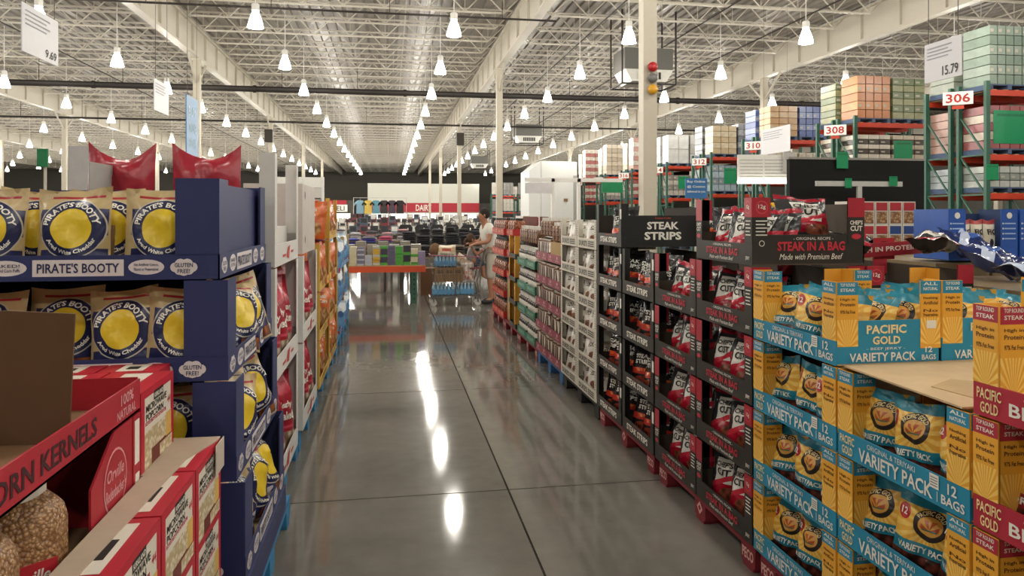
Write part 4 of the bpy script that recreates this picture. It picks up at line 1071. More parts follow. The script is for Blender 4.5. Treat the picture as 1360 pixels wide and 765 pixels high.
for ri, (y, num, lv, loads) in enumerate(rows):
    rp = rack_parts(lv)
    for f in range(2):
        put(rp, 'pallet_rack', 'green and orange pallet rack, %s row from the front, %s frame' % (ORD[ri], ['front', 'rear'][f]), 'rack', (RX, y+f*1.05, 0), 0, 'green pallet racks')
        for li, pair in enumerate(loads):
            for s in range(2):
                c, c2, h, nx, nz = pair[s] if f == 0 else pair[1-s]
                put(load_parts(1.06, .76, h, nx, nz, c, c2), 'pallet_load', 'wrapped pallet of cartons, %s level, %s side, %s frame of %s rack row' % (['low', 'middle', 'top'][li] if len(lv) == 3 else ['low', 'top'][li], ['left', 'right'][s], ['front', 'rear'][f], ORD[ri]), 'pallet load',
                    (RX+.08+s*1.13, y+f*1.05+.02, lv[li]+.021), 0, 'wrapped loads on the racks')
    # ground level load
    put(load_parts(1.2, .76, 1.3, 3, 4, '#a89c88', '#8d8577'), 'pallet_load', 'wrapped pallet of cartons on the floor under the %s rack row' % ORD[ri], 'pallet load', (RX+.1, y+.02, 0), 0, 'wrapped loads on the racks')
    b = MB().box(-.3, .3, -.012, 0, 0, .3, M_WHITE); b.text(num, (-.24, -.0135, .045), (.48, 0, 0), (0, 0, .21), SRED, .02)
    p2 = MB().box(-.12, .12, -.01, .0, -.1, -.02, ORB).mesh('clip'); 
    p3 = MB().bar((0, 0, .1), (0, .5, .1), .03, ORB).mesh('bracket')
    put([('sign_board', b.mesh('sign_board')), ('clip', p2), ('bracket', p3)], 'number_sign', 'white sign with red %s on the end of the %s rack row' % (num, ORD[ri]), 'sign', (RX-.3, y+.5, lv[-1]-.32+ (0 if ri else .05)), -.65)
# distant low racks straight ahead
for i, (x, y) in enumerate(((10.4, 74), (13.2, 74), (16, 74), (12.6, 84), (15.4, 84))):
    put(rack_parts([1.9, 3.6]), 'pallet_rack', 'small distant pallet rack, %s from the centre column' % ORD[i], 'rack', (x, y, 0), 0, 'green pallet racks')
    for l, z in enumerate((0, 1.921, 3.621)):
        for s in range(2):
            put(load_parts(1.06, .76, 1.35, 3, 3, ['#a7a59c', '#8c8f8d', '#b9b4a8', '#7f7d78'][(i+l+s) % 4]), 'pallet_load', 'distant wrapped load, %s level, %s side of the %s distant rack' % (['floor', 'middle', 'top'][l], ['left', 'right'][s], ORD[i]), 'pallet load', (x+.08+s*1.13, y+.02, z), 0, 'wrapped loads on the racks')

# ================================================================ far end: dairy wall, deli, kiosks
d = MB(); DW = mat('#cfcfc4', .7); d.box(-2.6, 10.8, 88, 88.4, 0, 5.4, DW)
w2 = struct('wall_dairy', d.mesh('wall_dairy'), 'tall pale partition wall of the dairy room with a red band')
bd = MB(); bd.box(-2.3, 10.8, 87.9, 88, 1.95, 3.05, mat('#a81f30', .6)); obj('red_band', bd.mesh('red_band'), w2)
tx = MB().text('DAIRY', (3.1, 87.88, 2.1), (1.9, 0, 0), (0, 0, .75), W_INK, .02); obj('lettering', tx.mesh('lettering'), w2)
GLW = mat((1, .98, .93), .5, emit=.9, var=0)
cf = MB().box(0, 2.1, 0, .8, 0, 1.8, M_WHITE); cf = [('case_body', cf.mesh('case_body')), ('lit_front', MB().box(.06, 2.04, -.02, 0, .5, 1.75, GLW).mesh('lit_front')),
     ('shelf', MB().box(.05, 2.05, -.12, -.02, .9, .93, M_WHITE).mesh('shelf')), ('shelf', MB().box(.05, 2.05, -.12, -.02, 1.3, 1.33, M_WHITE).mesh('shelf'))]
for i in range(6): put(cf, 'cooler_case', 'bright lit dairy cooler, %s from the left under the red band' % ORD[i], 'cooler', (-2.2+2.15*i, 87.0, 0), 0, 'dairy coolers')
d = MB(); d.box(-9.3, -3.9, 80, 80.3, 0, 3.2, mat('#4a4741', .8)); w3 = struct('wall_deli', d.mesh('wall_deli'), 'dark low partition of the deli with a red strip')
obj('red_strip', MB().box(-8.6, -4.6, 79.9, 80, 2.75, 3.2, mat('#a81f30', .6)).mesh('red_strip'), w3)
b = MB().box(-6.6, -4.5, 79.8, 79.9, 1.95, 2.72, M_WHITE); b.text('DELI', (-6.2, 79.78, 2.08), (1.4, 0, 0), (0, 0, .5), K_INK, .01)
obj('name_board', b.mesh('name_board'), w3)
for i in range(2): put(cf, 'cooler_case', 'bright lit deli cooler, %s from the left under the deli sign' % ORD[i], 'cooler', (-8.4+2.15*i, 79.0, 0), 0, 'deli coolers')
# pale kiosk frame over the yellow display
b = MB(); KW = mat('#d3d1ca', .6)
P = [('header_panel', MB().box(-5.9, -3.55, 40, 40.12, 3.1, 3.65, KW).mesh('header_panel'))]
for x0, x1 in ((-5.9, -4.75), (-4.7, -3.55)): P.append(('hanging_panel', MB().box(x0, x1, 40.0, 40.06, 2.55, 3.08, mat('#bdb8b2', .6)).mesh('hanging_panel'))); P.append(('grey_panel', MB().box(x0, x1-.02, 40.1, 40.14, 1.4, 2.5, mat('#8d8a83', .7)).mesh('grey_panel')))
for x in (-5.9, -4.78, -3.6): P.append(('post', MB().box(x, x+.12, 39.95, 40.15, 0, 3.66, KW).mesh('post')))
put(P, 'kiosk_frame', 'pale freestanding kiosk frame with hanging panels behind the orange bags', 'kiosk')
# tall white cold room with a chamfered top
b = MB(); WB = mat('#dedfdc', .6, var=.03)
b.prism([(8.9, 0), (12.1, 0), (12.1, 5.1), (9.7, 5.15), (8.9, 4.5)], 46, 49, WB)
P = [('shell', b.mesh('shell')), ('corner_trim', MB().box(9.68, 9.72, 45.97, 46.0, 0, 5.1, mat('#b9bab8', .6)).mesh('corner_trim')), ('corner_trim', MB().box(11.85, 12.12, 45.95, 46, 0, 4.2, mat('#a9a9a4', .6)).mesh('corner_trim')),
     ('latch', MB().box(11.2, 11.45, 45.93, 46, 2.5, 2.7, mat('#8a6a4a', .5)).mesh('latch'))]
put(P, 'cold_room', 'tall white box-shaped cold room with sloped top corner', 'cold room')
# lower-right dark mezzanine strip behind everything
for i, x in enumerate((-16, -10.5, 12, 19)):
    put(load_parts(4.5, 1.0, 3.2, 5, 4, ['#5a564e', '#6b675e', '#4e4a44', '#66625a'][i]), 'pallet_load', 'tall dark stack of goods by the rear wall, %s from the left' % ORD[i], 'pallet load', (x, 98, 0), 0, 'stacks by the rear wall')

# ================================================================ signs
WIRE = mat('#4a4640', .6); SGN = mat('#c9c8cc', .35, var=.04)
def price_sign(x, y0, y1, z0, z1, price, label, face=1, zc=8.75, m=None, lines=True):
    m = m or SGN; b = MB(); b.box(-.004, .004, y0, y1, z0, z1, m)
    L = y1-y0; H = z1-z0
    s = MB()
    if face > 0:
        for q in range(4 if lines else 0): s.box(.005, .006, y0+L*.08, y0+L*(.75-.1*(q % 2)), z1-H*(.15+.09*q), z1-H*(.12+.09*q), mat('#9a9aa2', .6))
        if price: s.text(price, (.0065, y0+L*.62, z0+H*.08), (0, L*.32, 0), (0, 0, H*.18), K_INK, .01)
    else:
        for q in range(4 if lines else 0): s.box(-.006, -.005, y1-L*(.75-.1*(q % 2)), y1-L*.08, z1-H*(.15+.09*q), z1-H*(.12+.09*q), mat('#9a9aa2', .6))
        if price: s.text(price, (-.0065, y1-L*.5, z0+H*.1), (0, -L*.42, 0), (0, 0, H*.24), K_INK, .01)
    P = [('sign_sheet', b.mesh('sign_sheet')), ]
    if s.v: P.append(('printing', s.mesh('printing')))
    for yy in (y0+L*.1, y1-L*.1): P.append(('hanging_wire', MB().bar((0, yy, z1), (0, yy, zc+.05), .004, WIRE, 4).mesh('hanging_wire')))
    put(P, 'hanging_sign', label, 'sign', (x, 0, 0))
price_sign(-2.5, 5.47, 6.02, 2.78, 3.12, '9.69', 'hanging white price card reading 9.69 at top left')
price_sign(-2.5, 8.3, 8.82, 2.78, 3.12, '', 'small hanging white price card left of the blue banner')
price_sign(4.0, 4.52, 4.88, 2.64, 2.93, '15.79', 'hanging white price card reading 15.79 at top right', -1)
price_sign(9.6, 16.2, 17.6, 3.2, 3.85, '', 'hanging pale price card between the rack signs 310 and 308', -1)
BLUS = mat('#4a86b8', .45)
b = MB().box(-.006, .006, 0, .55, 0, .75, BLUS); s = MB()
for q, t in enumerate(('BUY', 'ONLINE', 'TODAY')): s.text(t, (.0075, .1, .5-.2*q), (0, .35, 0), (0, 0, .12), mat('#b9d6e8', .6, var=0), .02)
P = [('banner_sheet', b.mesh('banner_sheet')), ('printing', s.mesh('printing'))]
for yy in (.05, .5): P.append(('hanging_wire', MB().bar((0, yy, .75), (0, yy, 6.4), .004, WIRE, 4).mesh('hanging_wire')))
put(P, 'hanging_banner', 'vertical light blue hanging banner beside the left column', 'banner', (-2.5, 9.55, 2.4))
# board signs behind the navy display
def standee(x, y, z0, z1, w, m, label, txt=None, rz=0, name='sign_board'):
    P = [('board', MB().box(-w/2, w/2, -.01, .01, z0, z1, m).mesh('board')), ('pole', MB().bar((0, .03, 0), (0, .03, z1-.05), .03, M_STEEL, 6).mesh('pole')), ('foot', MB().box(-.2, .2, -.15, .15, 0, .02, M_STEEL).mesh('foot'))]
    if txt:
        t = MB()
        for q, s_ in enumerate(txt): t.text(s_, (-w*.42, -.012, z1-(z1-z0)*(.25+.25*q)-.0), (w*.84, 0, 0), (0, 0, (z1-z0)*.15), W_INK, .02)
        P.append(('printing', t.mesh('printing')))
    put(P, 'standing_sign', label, 'sign', (x, y, 0), rz)
standee(-2.18, 5.6, 1.6, 2.14, .17, mat('#b9b6b4', .6), 'narrow grey-white board beside the puffed red bag', rz=-.3)
standee(-3.59, 8.3, 2.15, 2.34, .13, mat('#1f7a4c', .5), 'small green card above the cream bags at far left', rz=-.4)
standee(4.25, 9.6, 1.88, 2.16, .3, mat('#2f6ea8', .5), 'blue buy online sign behind the steak trays', ['Buy Online', '@ Costco', 'delivered to you'], rz=-.2)

# black board with T-shaped sign holder
P = [('panel', MB().box(0, 1.36, 0, .05, 0, 2.16, mat('#0d0c0b', .75, var=0, spec=.3)).mesh('panel')), ('edge_trim', MB().box(-.01, 1.37, -.005, .055, 2.15, 2.17, mat('#8f8a82', .5)).mesh('edge_trim'))]
put(P, 'display_board', 'large black board standing behind the jerky trays', 'board', (3.55, 6.0, 0))
T = mat('#b9b8b3', .5)
P = [('crossbar', MB().box(-.42, .42, -.012, .012, 1.9, 1.945, T).mesh('crossbar')), ('pole', MB().box(-.022, .022, -.01, .01, 0, 1.9, T).mesh('pole')), ('foot', MB().box(-.2, .2, -.15, .1, 0, .02, T).mesh('foot'))]
put(P, 'sign_holder', 'grey T-shaped sign holder in front of the black board', 'sign holder', (4.1, 5.8, 0))
GTAG = mat('#128a58', .35)
def gtag(x, y, z, w, h, label, rz=0, rx=0):
    b = MB(); b.box(-w/2, w/2, -.004, .0, 0, h, GTAG); b.box(-w*.4, w*.4, -.005, -.004, h*.82, h*.9, mat('#0c6b42', .4)); 
    one('green_card', b.mesh('green_card'), label, 'card', (x, y, z), (rx, 0, rz), 'green cards')
gtag(4.06, 5.985, 2.07, .12, .15, 'green card clipped to the top edge of the black board', .05)
gtag(3.98, 5.78, 1.885, .065, .085, 'green card at the middle of the T-shaped holder')
gtag(4.42, 5.78, 1.905, .08, .085, 'green card at the right end of the T-shaped holder')
for i, (u_, ri, li, dx, w, h, dz) in enumerate(((0, 0, 1, .55, .95, .75, .25), (0, 0, 0, -.01, .32, .35, .3), (0, 1, 0, 1.45, .6, .6, .35), (0, 3, 0, .75, .55, .65, .45), (0, 4, 0, .75, .5, .6, .45), (0, 5, 0, 1.0, .9, .6, .4))):
    y, num, lv, _ = rows[ri]
    gtag(RX+.1+dx, y+.015 if i != 1 else y-.045, lv[li]+dz, w, h, 'green card %s of the %s rack row' % ('on the upright' if i == 1 else 'taped to a load', ORD[ri]))
# long sign rail left of the near column
P = [('rail', MB().box(2.38, 4.2, 12.7, 12.76, 2.24, 2.31, M_WHITE).mesh('rail'))]
for x in (2.9, 3.38): P.append(('post', MB().box(x-.03, x+.03, 12.7, 12.76, 0, 2.3, M_WHITE).mesh('post')))
P.append(('white_card', MB().box(2.38, 2.88, 12.68, 12.69, 2.03, 2.22, mat('#d8d6d6', .4)).mesh('white_card')))
P.append(('green_card', MB().box(3.8, 4.2, 12.68, 12.69, 2.05, 2.24, GTAG).mesh('green_card')))
put(P, 'sign_rail', 'long white sign rail with a white and a green card', 'sign rail')
# bright shelf light with price lists and a flower bunch
P = [('list_panel', MB().box(-.55, .55, 0, .03, .0, .55, mat('#dcdad2', .5)).mesh('list_panel')), ('light_strip', MB().box(-.55, .55, -.1, .03, -.06, 0, mat((1, .98, .92), .5, emit=2.5, var=0)).mesh('light_strip'))]
ln = MB().box(-.5, -.02, -.006, 0, 0, .012, mat('#8f8d86', .6)).mesh('printed_line')
for q in range(6): P.append(('printed_line', ln, (0, 0, .08+.07*q))); P.append(('printed_line', ln, (.52, 0, .08+.07*q)))
P.append(('side_panel', MB().box(.38, .62, -.1, -.06, .2, .6, mat('#b3b1ad', .6)).mesh('side_panel')))
for s in (-.5, .5): P.append(('leg', MB().bar((s, .05, -2.35), (s, .05, .5), .04, GPO).mesh('leg')))
put(P, 'light_board', 'bright white list board over a light strip, left of the black board', 'board', (7.75, 14.1, 2.36), -.15)
def flowers():
    b = MB(); r = random.Random(3); cs = [mat(c, .6) for c in ('#e0b02c', '#d9772a', '#c9434a', '#7fa33c', '#e6d25a')]
    for i in range(70):
        a = r.uniform(0, 6.28); t = r.uniform(0, 1)**.5; x, y, z = .3*t*math.cos(a), .3*t*math.sin(a), .35+.22*(1-t*t)+r.uniform(-.05, .05)
        b.lathe([(.0, z-.02), (.035, z), (.045, z+.03), (.01, z+.04)], cs[i % 5], 6, (x, y))
    return b.mesh('blossoms')
put([('blossoms', flowers()), ('wrapper', MB().lathe([(.07, 0), (.16, .3), (.26, .4)], mat('#cfcab0', .3), 12).mesh('wrapper')), ], 'flower_bunch', 'yellow and orange flower bunch in paper beside the black board', 'flowers', (6.2, 10.6, 1.28))
put(pallet_parts('#6c5a44'), 'pallet', 'wooden pallet under the flower crate', 'pallet', (5.7, 10.2, 0))
one('crate', MB().box(0, 1.1, 0, .9, 0, 1.135, mat('#5c5a4c', .7)).mesh('crate'), 'tall plain crate carrying the flower bunch', 'crate', (5.75, 10.25, .142))

# ================================================================ goods of the next aisle, seen over the jerky trays
def stand(x, y, w, d, h, label):
    put(load_parts(w, d, h, 3, 4, '#8d7a5c', None, '#7a6a52'), 'pallet_load', label, 'pallet load', (x, y, 0), 0, 'carton stacks of the next aisle')
stand(3.3, 3.95, 1.2, .9, 1.362, 'carton stack carrying the blue snack boxes')
stand(3.4, 5.0, 1.0, .7, 1.388, 'carton stack carrying the white and red bar boxes')
stand(2.92, 2.55, 1.2, 1.2, 1.3, 'carton stack strewn with loose foil bags')
BLB = mat('#2455aa', .5)
def fig_tray():
    def post(p, xa, xb):
        p.disc(((xa+xb)/2, -.0062, .28), (.02, 0, 0), (0, 0, .02), W_INK, 12)
        for q in range(4): p.box(xa+.025, xb-.015, -.0064, -.005, .13+.032*q, .138+.032*q, mat('#a9c0e0', .6)); p.disc((xa+.014, -.0064, .134+.032*q), (.006, 0, 0), (0, 0, .006), W_INK, 8)
    def front(f): FT(f, 'FIG BAR', .18, .32, .02, .05, mat('#a9c0e0', .6)); f.disc((.36, -.0064, .035), (.016, 0, 0), (0, 0, .016), mat('#c9434a', .6), 10)
    return tray_parts(.5, .3, .325, .085, .32, .12, BLB, BLB, BLB, front, post, post, m_in=mat('#20365f', .7))
FT_ = fig_tray()
M_FIG = pmat('fig_pack_print', '#d8d0ba', [('ell', .5, .4, .2, .1, '#2c2a40'), ('band', .88, 1.1, '#b5443c'), ('food', .1, .9, .02, .2, '#b58a55', '#7a5530', 6)], .35, .1)
FB = bag('fig_pack', .085, .25, .05, M_FIG, mat('#cfc7b0', .4), 101, [('FIG', .15, .85, .6, .75, K_INK)], nu=6, nv=9, crinkle=.003)
for t in range(2):
    base = (3.42+.51*t, 3.98, 1.364)
    put(FT_, 'display_tray', 'blue snack box with cream fig bars, %s one' % ['left', 'right'][t], 'tray', base, 0, 'blue fig bar boxes')
    for i in range(3): one('fig_pack', FB, 'cream fig bar pack, %s in the %s blue box' % (ORD[i], ['left', 'right'][t]), 'pack', (base[0]+.16+.09*i, base[1]+.05, base[2]+.008), (0, 0, 0), 'fig bar packs')
def bar_box(c):
    b = MB(); b.box(0, .11, 0, .16, 0, .18, mat('#d9d4c6', .5)); f = MB(); f.box(.008, .102, -.002, 0, .11, .172, mat(c, .5)); f.quad((.01, -.003, .012), (.09, 0, 0), (0, 0, .09), pmat('bar_picture', '#c9a878', [('food', 0, 1, 0, 1, '#cfae80', '#7a5230', 5)], .5, 0))
    return [('carton_body', b.mesh('carton_body')), ('picture_panel', f.mesh('picture_panel'))]
bbx = [bar_box('#a8242c'), bar_box('#203f7a'), bar_box('#3f8a3c')]
for k in range(2):
    for i in range(5):
        put(bbx[0 if k else (2, 0, 0, 1, 1)[i]], 'bar_box', 'small snack bar box, %s from the left in the %s row' % (ORD[i], ['lower', 'upper'][k]), 'box', (3.45+.118*i, 5.02, 1.39+.181*k), 0, 'snack bar boxes')
NVF = pmat('navy_foil_print', '#1c2c60', [('slant', .3, .5, .7, '#b9c4da'), ('ell', .6, .6, .2, .12, '#3a5aa0')], .15, .6, 16)
NF = [bag('foil_bag', .26, .36, .1, NVF, mat('#26386e', .2), s, (), crinkle=.02) for s in (111, 112)]
RDF = CB
lay = [(3.35, 3.35, 1.34, 1.2, .4, 0, 'navy foil bag lying nearest the blue boxes'), (3.75, 3.1, 1.33, 1.4, -.5, 1, 'navy foil bag lying at the right behind the gold bags'), (3.2, 3.0, 1.33, 1.35, 1.9, 0, 'navy foil bag lying in front of the other foil bags'), (3.5, 3.7, 1.36, 1.0, .2, 1, 'navy foil bag propped against the blue boxes')]
for x, y, z, rx, rz, i, lab in lay: one('foil_bag', NF[i], lab, 'bag', (x, y, z), (-rx, .1, rz), 'navy foil bags')
for i, (x, y, rz) in enumerate(((2.3, 3.2, 1.2), (2.55, 3.5, .4), (2.75, 3.25, 2.2), (2.5, 3.9, 1.4))):
    one('steak_bag', CB[i], 'grey and red steak bag lying on the rear steak trays, %s from the aisle' % ORD[i], 'bag', (x, y, 1.44+.05), (-1.4, .05, rz), 'steak bags')
b = MB(); b.box(0, .5, -.003, .003, 0, .07, mat('#9e1c2c', .5)); b.text('HIGH IN PROTEIN', (.05, -.0042, .025), (.4, 0, 0), (0, 0, .025), W_INK); 
one('tray_strip', b.mesh('tray_strip'), 'torn red cardboard strip lettered high in protein', 'cardboard', (2.25, 3.3, 1.425), (0, -.05, .1))
for i, (x, y) in enumerate(((2.45, 3.35), (3.3, 2.62))):
    b = MB(); b.box(0, .12, 0, .004, 0, .11, mat('#b01e2c', .5)); b.disc((.06, -.001, .06), (.035, 0, 0), (0, 0, .035), mat('#7d1220', .5), 14)
    one('tray_flap', b.mesh('tray_flap'), 'square red tray flap standing %s' % ['behind the gold bags', 'beside the foil bags'][i], 'cardboard', (x, y, 1.42 if i == 0 else 1.305), (0, 0, .15*i))
# ================================================================ book table, clothes tables, cart and people
TBX0, TBX1, TBY = -.9, .66, 13.6
P = []
beam = MB().box(TBX0, TBX1, -.03, .03, -.11, 0, mat('#c84a22', .5)).mesh('beam')
P += [('beam', beam, (0, 0, .69)), ('beam', beam, (0, 1.1, .69))]
for x in (TBX0+.06, .45):
    for y in (.02, 1.08):
        lg = MB().box(-.05, .05, -.04, .04, 0, .6, GPO)
        for q in range(6): lg.disc((0, -.041, .08+.09*q), (.014, 0, 0), (0, 0, .02), K_INK, 8)
        P.append(('leg', lg.mesh('leg'), (x, y, 0)))
slt = MB().box(0, .14, -.02, 1.12, 0, .018, mat('#b39468', .7)).mesh('top_board')
for q in range(11): P.append(('top_board', slt, (TBX0+.142*q, 0, .692)))
put(P, 'book_table', 'low rack table with an orange beam and green legs, full of books', 'table', (0, TBY, 0))
rb = random.Random(17)
def book_parts(c, t, w, d):
    cm = mat(c, .45); pg = mat('#e0d9c6', .8)
    cov = MB().box(0, w, 0, d, 0, .004, cm); cov.box(0, w, 0, d, t-.004, t, cm); cov.box(0, w, 0, .004, 0, t, cm)
    return [('cover', cov.mesh('cover')), ('page_block', MB().box(.004, w-.005, .004, d-.005, .004, t-.004, pg).mesh('page_block'))]
stacks = [('#9aa0b0', .036, 9), ('#cfc7a6', .034, 10), ('#77768a', .03, 11), ('#b9b9c2', .03, 6), ('#c9a23a', .05, 7), ('#3c3848', .05, 7), ('#5a5570', .06, 6), ('#4a9a3a', .07, 5), ('#2e2c36', .06, 6), ('#c9bfa2', .05, 6), ('#8f7fa0', .05, 5)]
bc = {}
x = TBX0+.03
alt = {'#3c3848': '#4a9a3a', '#2e2c36': '#4a9a3a', '#c9bfa2': '#4a9a3a', '#c9a23a': '#b9b4a4', '#9aa0b0': '#d5d5d8', '#77768a': '#bdbcc4'}
for si, (c, t, n) in enumerate(stacks):
    z = .711
    for k in range(n):
        cc = alt.get(c, c) if k % 3 == 0 else c
        key = (cc, t)
        if key not in bc: bc[key] = book_parts(cc, t, .125, .18)
        e = put(bc[key], 'book', 'hardback book, %s up in the %s book stack from the left' % (ORD[k], ORD[si]), 'book', (x+rb.uniform(-.004, .004), TBY-.01+rb.uniform(0, .02), z), 0, 'books on the orange table')
        z += t+.0005
    x += .14
# rear row of taller book stacks
bp_ = book_parts('#8a8478', .06, .19, .25)
for si in range(7):
    for k in range(6+si % 2):
        put(bp_, 'book', 'grey hardback book, %s up in the %s stack of the rear row' % (ORD[k], ORD[si]), 'book', (TBX0+.05+.21*si, TBY+.5, .711+.0605*k), 0, 'books on the orange table')

def garment(c, seed):
    r = random.Random(seed); b = MB(); nx, ny = 5, 4; w, d, h = .34, .3, .06; m = mat(c, .85, var=.2)
    top = []; bot = []
    for j in range(ny+1):
        for i in range(nx+1):
            u, v = i/nx-.5, j/ny-.5; ed = max(abs(u), abs(v))*2
            zz = h*(1-.5*ed**4)+r.uniform(-.008, .008)
            top.append((u*w+r.uniform(-.006, .006), v*d+r.uniform(-.006, .006), zz)); bot.append((u*w*.98, v*d*.98, 0))
    n = len(top); f = []
    for j in range(ny):
        for i in range(nx):
            a = j*(nx+1)+i; f.append((a, a+1, a+nx+2, a+nx+1)); f.append((n+a, n+a+nx+1, n+a+nx+2, n+a+1))
    for i in range(nx): f.append((i, n+i, n+i+1, i+1)); a = ny*(nx+1)+i; f.append((a, a+1, n+a+1, n+a))
    for j in range(ny): a = j*(nx+1); f.append((a, a+nx+1, n+a+nx+1, n+a)); a += nx; f.append((a, n+a, n+a+nx+1, a+nx+1))
    return b.add(top+bot, f, m).mesh('folded_garment', True)
GC = {}
def gm(c):
    if c not in GC: GC[c] = garment(c, len(GC)+1)
    return GC[c]
tabn = 0
def ctable(x0, x1, y, h, cols, piles, label, pile_h, rows_=1):
    global tabn
    P = [('table_top', MB().box(x0, x1, 0, 1.0, h-.04, h, mat('#6a5b48', .7)).mesh('table_top'))]
    for xx in (x0+.05, x1-.05):
        for yy in (.05, .95): P.append(('leg', MB().bar((xx, yy, 0), (xx, yy, h-.04), .05, mat('#3a3834', .5)).mesh('leg')))
    put(P, 'clothes_table', 'low table heaped with '+label, 'table', (0, y, 0))
    for r in range(rows_):
        for i in range(piles):
            n = pile_h+rb.choice((-1, 0, 0, 1))
            for k in range(n):
                c = rb.choice(cols); 
                o = one('folded_garment', gm(c), 'folded garment, %s up in the %s pile, %s' % (ORD[k], ORD[i], label), 'garment', (x0+.2+(x1-x0-.4)*i/max(1, piles-1), y+.3+.42*r, h+.0005+k*.05), (0, 0, rb.uniform(-.12, .12)), 'folded clothes')
                o.scale = (1, 1, .85)
DK = ['#1d1c1f', '#26252a', '#2f2d30', '#17171a', '#33312f']
ctable(-1.9, -.05, 15.6, .75, ['#3b3036', '#4a4448', '#5a2a34', '#5f5b60', '#3f3f4a', '#6e6a70'], 5, 'maroon and grey clothes', 6)
ctable(.2, 2.4, 15.9, .72, ['#5a5348', '#2c2b2d', '#3f3a34', '#221f20'], 6, 'dark clothes behind the books', 5)
ctable(-2.4, .1, 18.5, .8, ['#6a4a8a', '#3a3a8a', '#77747a', '#55525a', '#b0506a', '#444a9a'], 6, 'purple and blue clothes', 6)
ctable(.3, 3.0, 19, .8, DK, 7, 'black clothes', 7)
ctable(-2.2, .6, 22.5, .85, ['#b88a8e', '#8a8488', '#c0babd', '#5a555a', '#b0506a'], 6, 'pink and pale clothes', 6)
ctable(.9, 4.2, 23, .85, DK+['#55525a'], 8, 'second black clothes', 7)
# black hand bags on a shelf behind
def handbag():
    b = MB(); m = mat('#1a191b', .5); b.prism([(-.2, 0), (.2, 0), (.23, .2), (.17, .3), (-.17, .3), (-.23, .2)], -.08, .08, m)
    h = MB().tube([(-.12, 0, .29), (-.1, 0, .42), (0, 0, .47), (.1, 0, .42), (.12, 0, .29)], .025, m)
    t = MB().box(.06, .1, -.09, -.08, .1, .18, M_WHITE)
    return [('bag_body', b.mesh('bag_body')), ('handle', h.mesh('handle')), ('price_tag', t.mesh('price_tag'))]
hb = handbag()
P = [('shelf_top', MB().box(.2, 5.2, 0, .5, .96, 1.0, mat('#55514a', .7)).mesh('shelf_top'))]
for xx in (.3, 2.7, 5.1): P.append(('leg', MB().bar((xx, .25, 0), (xx, .25, .96), .06, mat('#3a3834', .5)).mesh('leg')))
put(P, 'display_shelf', 'long grey shelf of black bags behind the clothes tables', 'shelf', (0, 25.2, 0))
for i in range(9): put(hb, 'handbag', 'black bag with handle, %s from the left on the long shelf' % ORD[i], 'handbag', (.55+.54*i, 25.45, 1.002), rb.uniform(-.2, .2), 'black bags on the long shelf')
# further counters with small boxed goods
mc = ['#c9c6c0', '#8a8f9a', '#3a3a40', '#b5aa98', '#7a2f36', '#d8d8d4', '#4f5a6a', '#9a9488']
mbx = []
for c in mc:
    b = MB().box(-.16, .16, -.1, .1, 0, .34, mat(c, .5)); f = MB().box(-.12, .12, -.104, -.1, .12, .3, mat('#e2e0da' if mc.index(c) % 2 else '#2c2c30', .5))
    mbx.append([('carton_body', b.mesh('carton_body')), ('front_label', f.mesh('front_label'))])
for t, (y, xa, xb, h) in enumerate(((30, -5.5, 6.5, .85), (38, -6, 8, .9), (50, -6, 10, 1.0), (64, -7, 11.5, 1.0))):
    P = [('counter_top', MB().box(xa, xb, 0, .8, h-.05, h, mat('#77736a', .7)).mesh('counter_top')), ('counter_base', MB().box(xa+.1, xb-.1, .1, .7, 0, h-.05, mat('#4a4740', .8)).mesh('counter_base'))]
    put(P, 'counter', 'long grey merchandise counter, %s behind the clothes tables' % ORD[t], 'counter', (0, y, 0))
    n = int((xb-xa)/.42)
    for i in range(n):
        for l in range(rb.choice((1, 1, 2))):
            put(rb.choice(mbx), 'merchandise_box', 'small boxed item, %s along the %s counter, %s layer' % (ORD[i] if i < 24 else 'far end '+ORD[i-24], ORD[t], ['lower', 'upper'][l]), 'box', (xa+.25+.42*i, y+.3, h+.001+.342*l), rb.uniform(-.1, .1), 'boxed items on the counters')
# hanging garments by the deli
for i, c in enumerate(('#7ea3b5', '#d0b45a', '#5f8f9f', '#3a3536', '#4a3f4a', '#2a292c')):
    b = MB().prism([(-.3, 0), (.3, 0), (.26, .8), (.45, .6), (.5, .75), (.2, 1.05), (-.2, 1.05), (-.5, .75), (-.45, .6), (-.26, .8)], -.05, .05, mat(c, .85))
    put([('cloth', b.mesh('cloth')), ('hook', MB().bar((0, 0, 1.04), (0, 0, 1.25), .02, T).mesh('hook'))], 'hanging_shirt', 'shirt on the garment rail beside the deli sign, %s from the left' % ORD[i], 'shirt', (-2.3+.62*i, 58, 1.72), 0, 'hanging shirts')
P = [('rail', MB().bar((-2.8, 0, 2.97), (1.3, 0, 2.97), .04, T).mesh('rail'))]
for x in (-2.8, 1.3): P.append(('post', MB().bar((x, 0, 0), (x, 0, 2.99), .05, T).mesh('post')))
put(P, 'garment_rail', 'metal garment rail holding shirts near the deli sign', 'rail', (0, 58, 0))

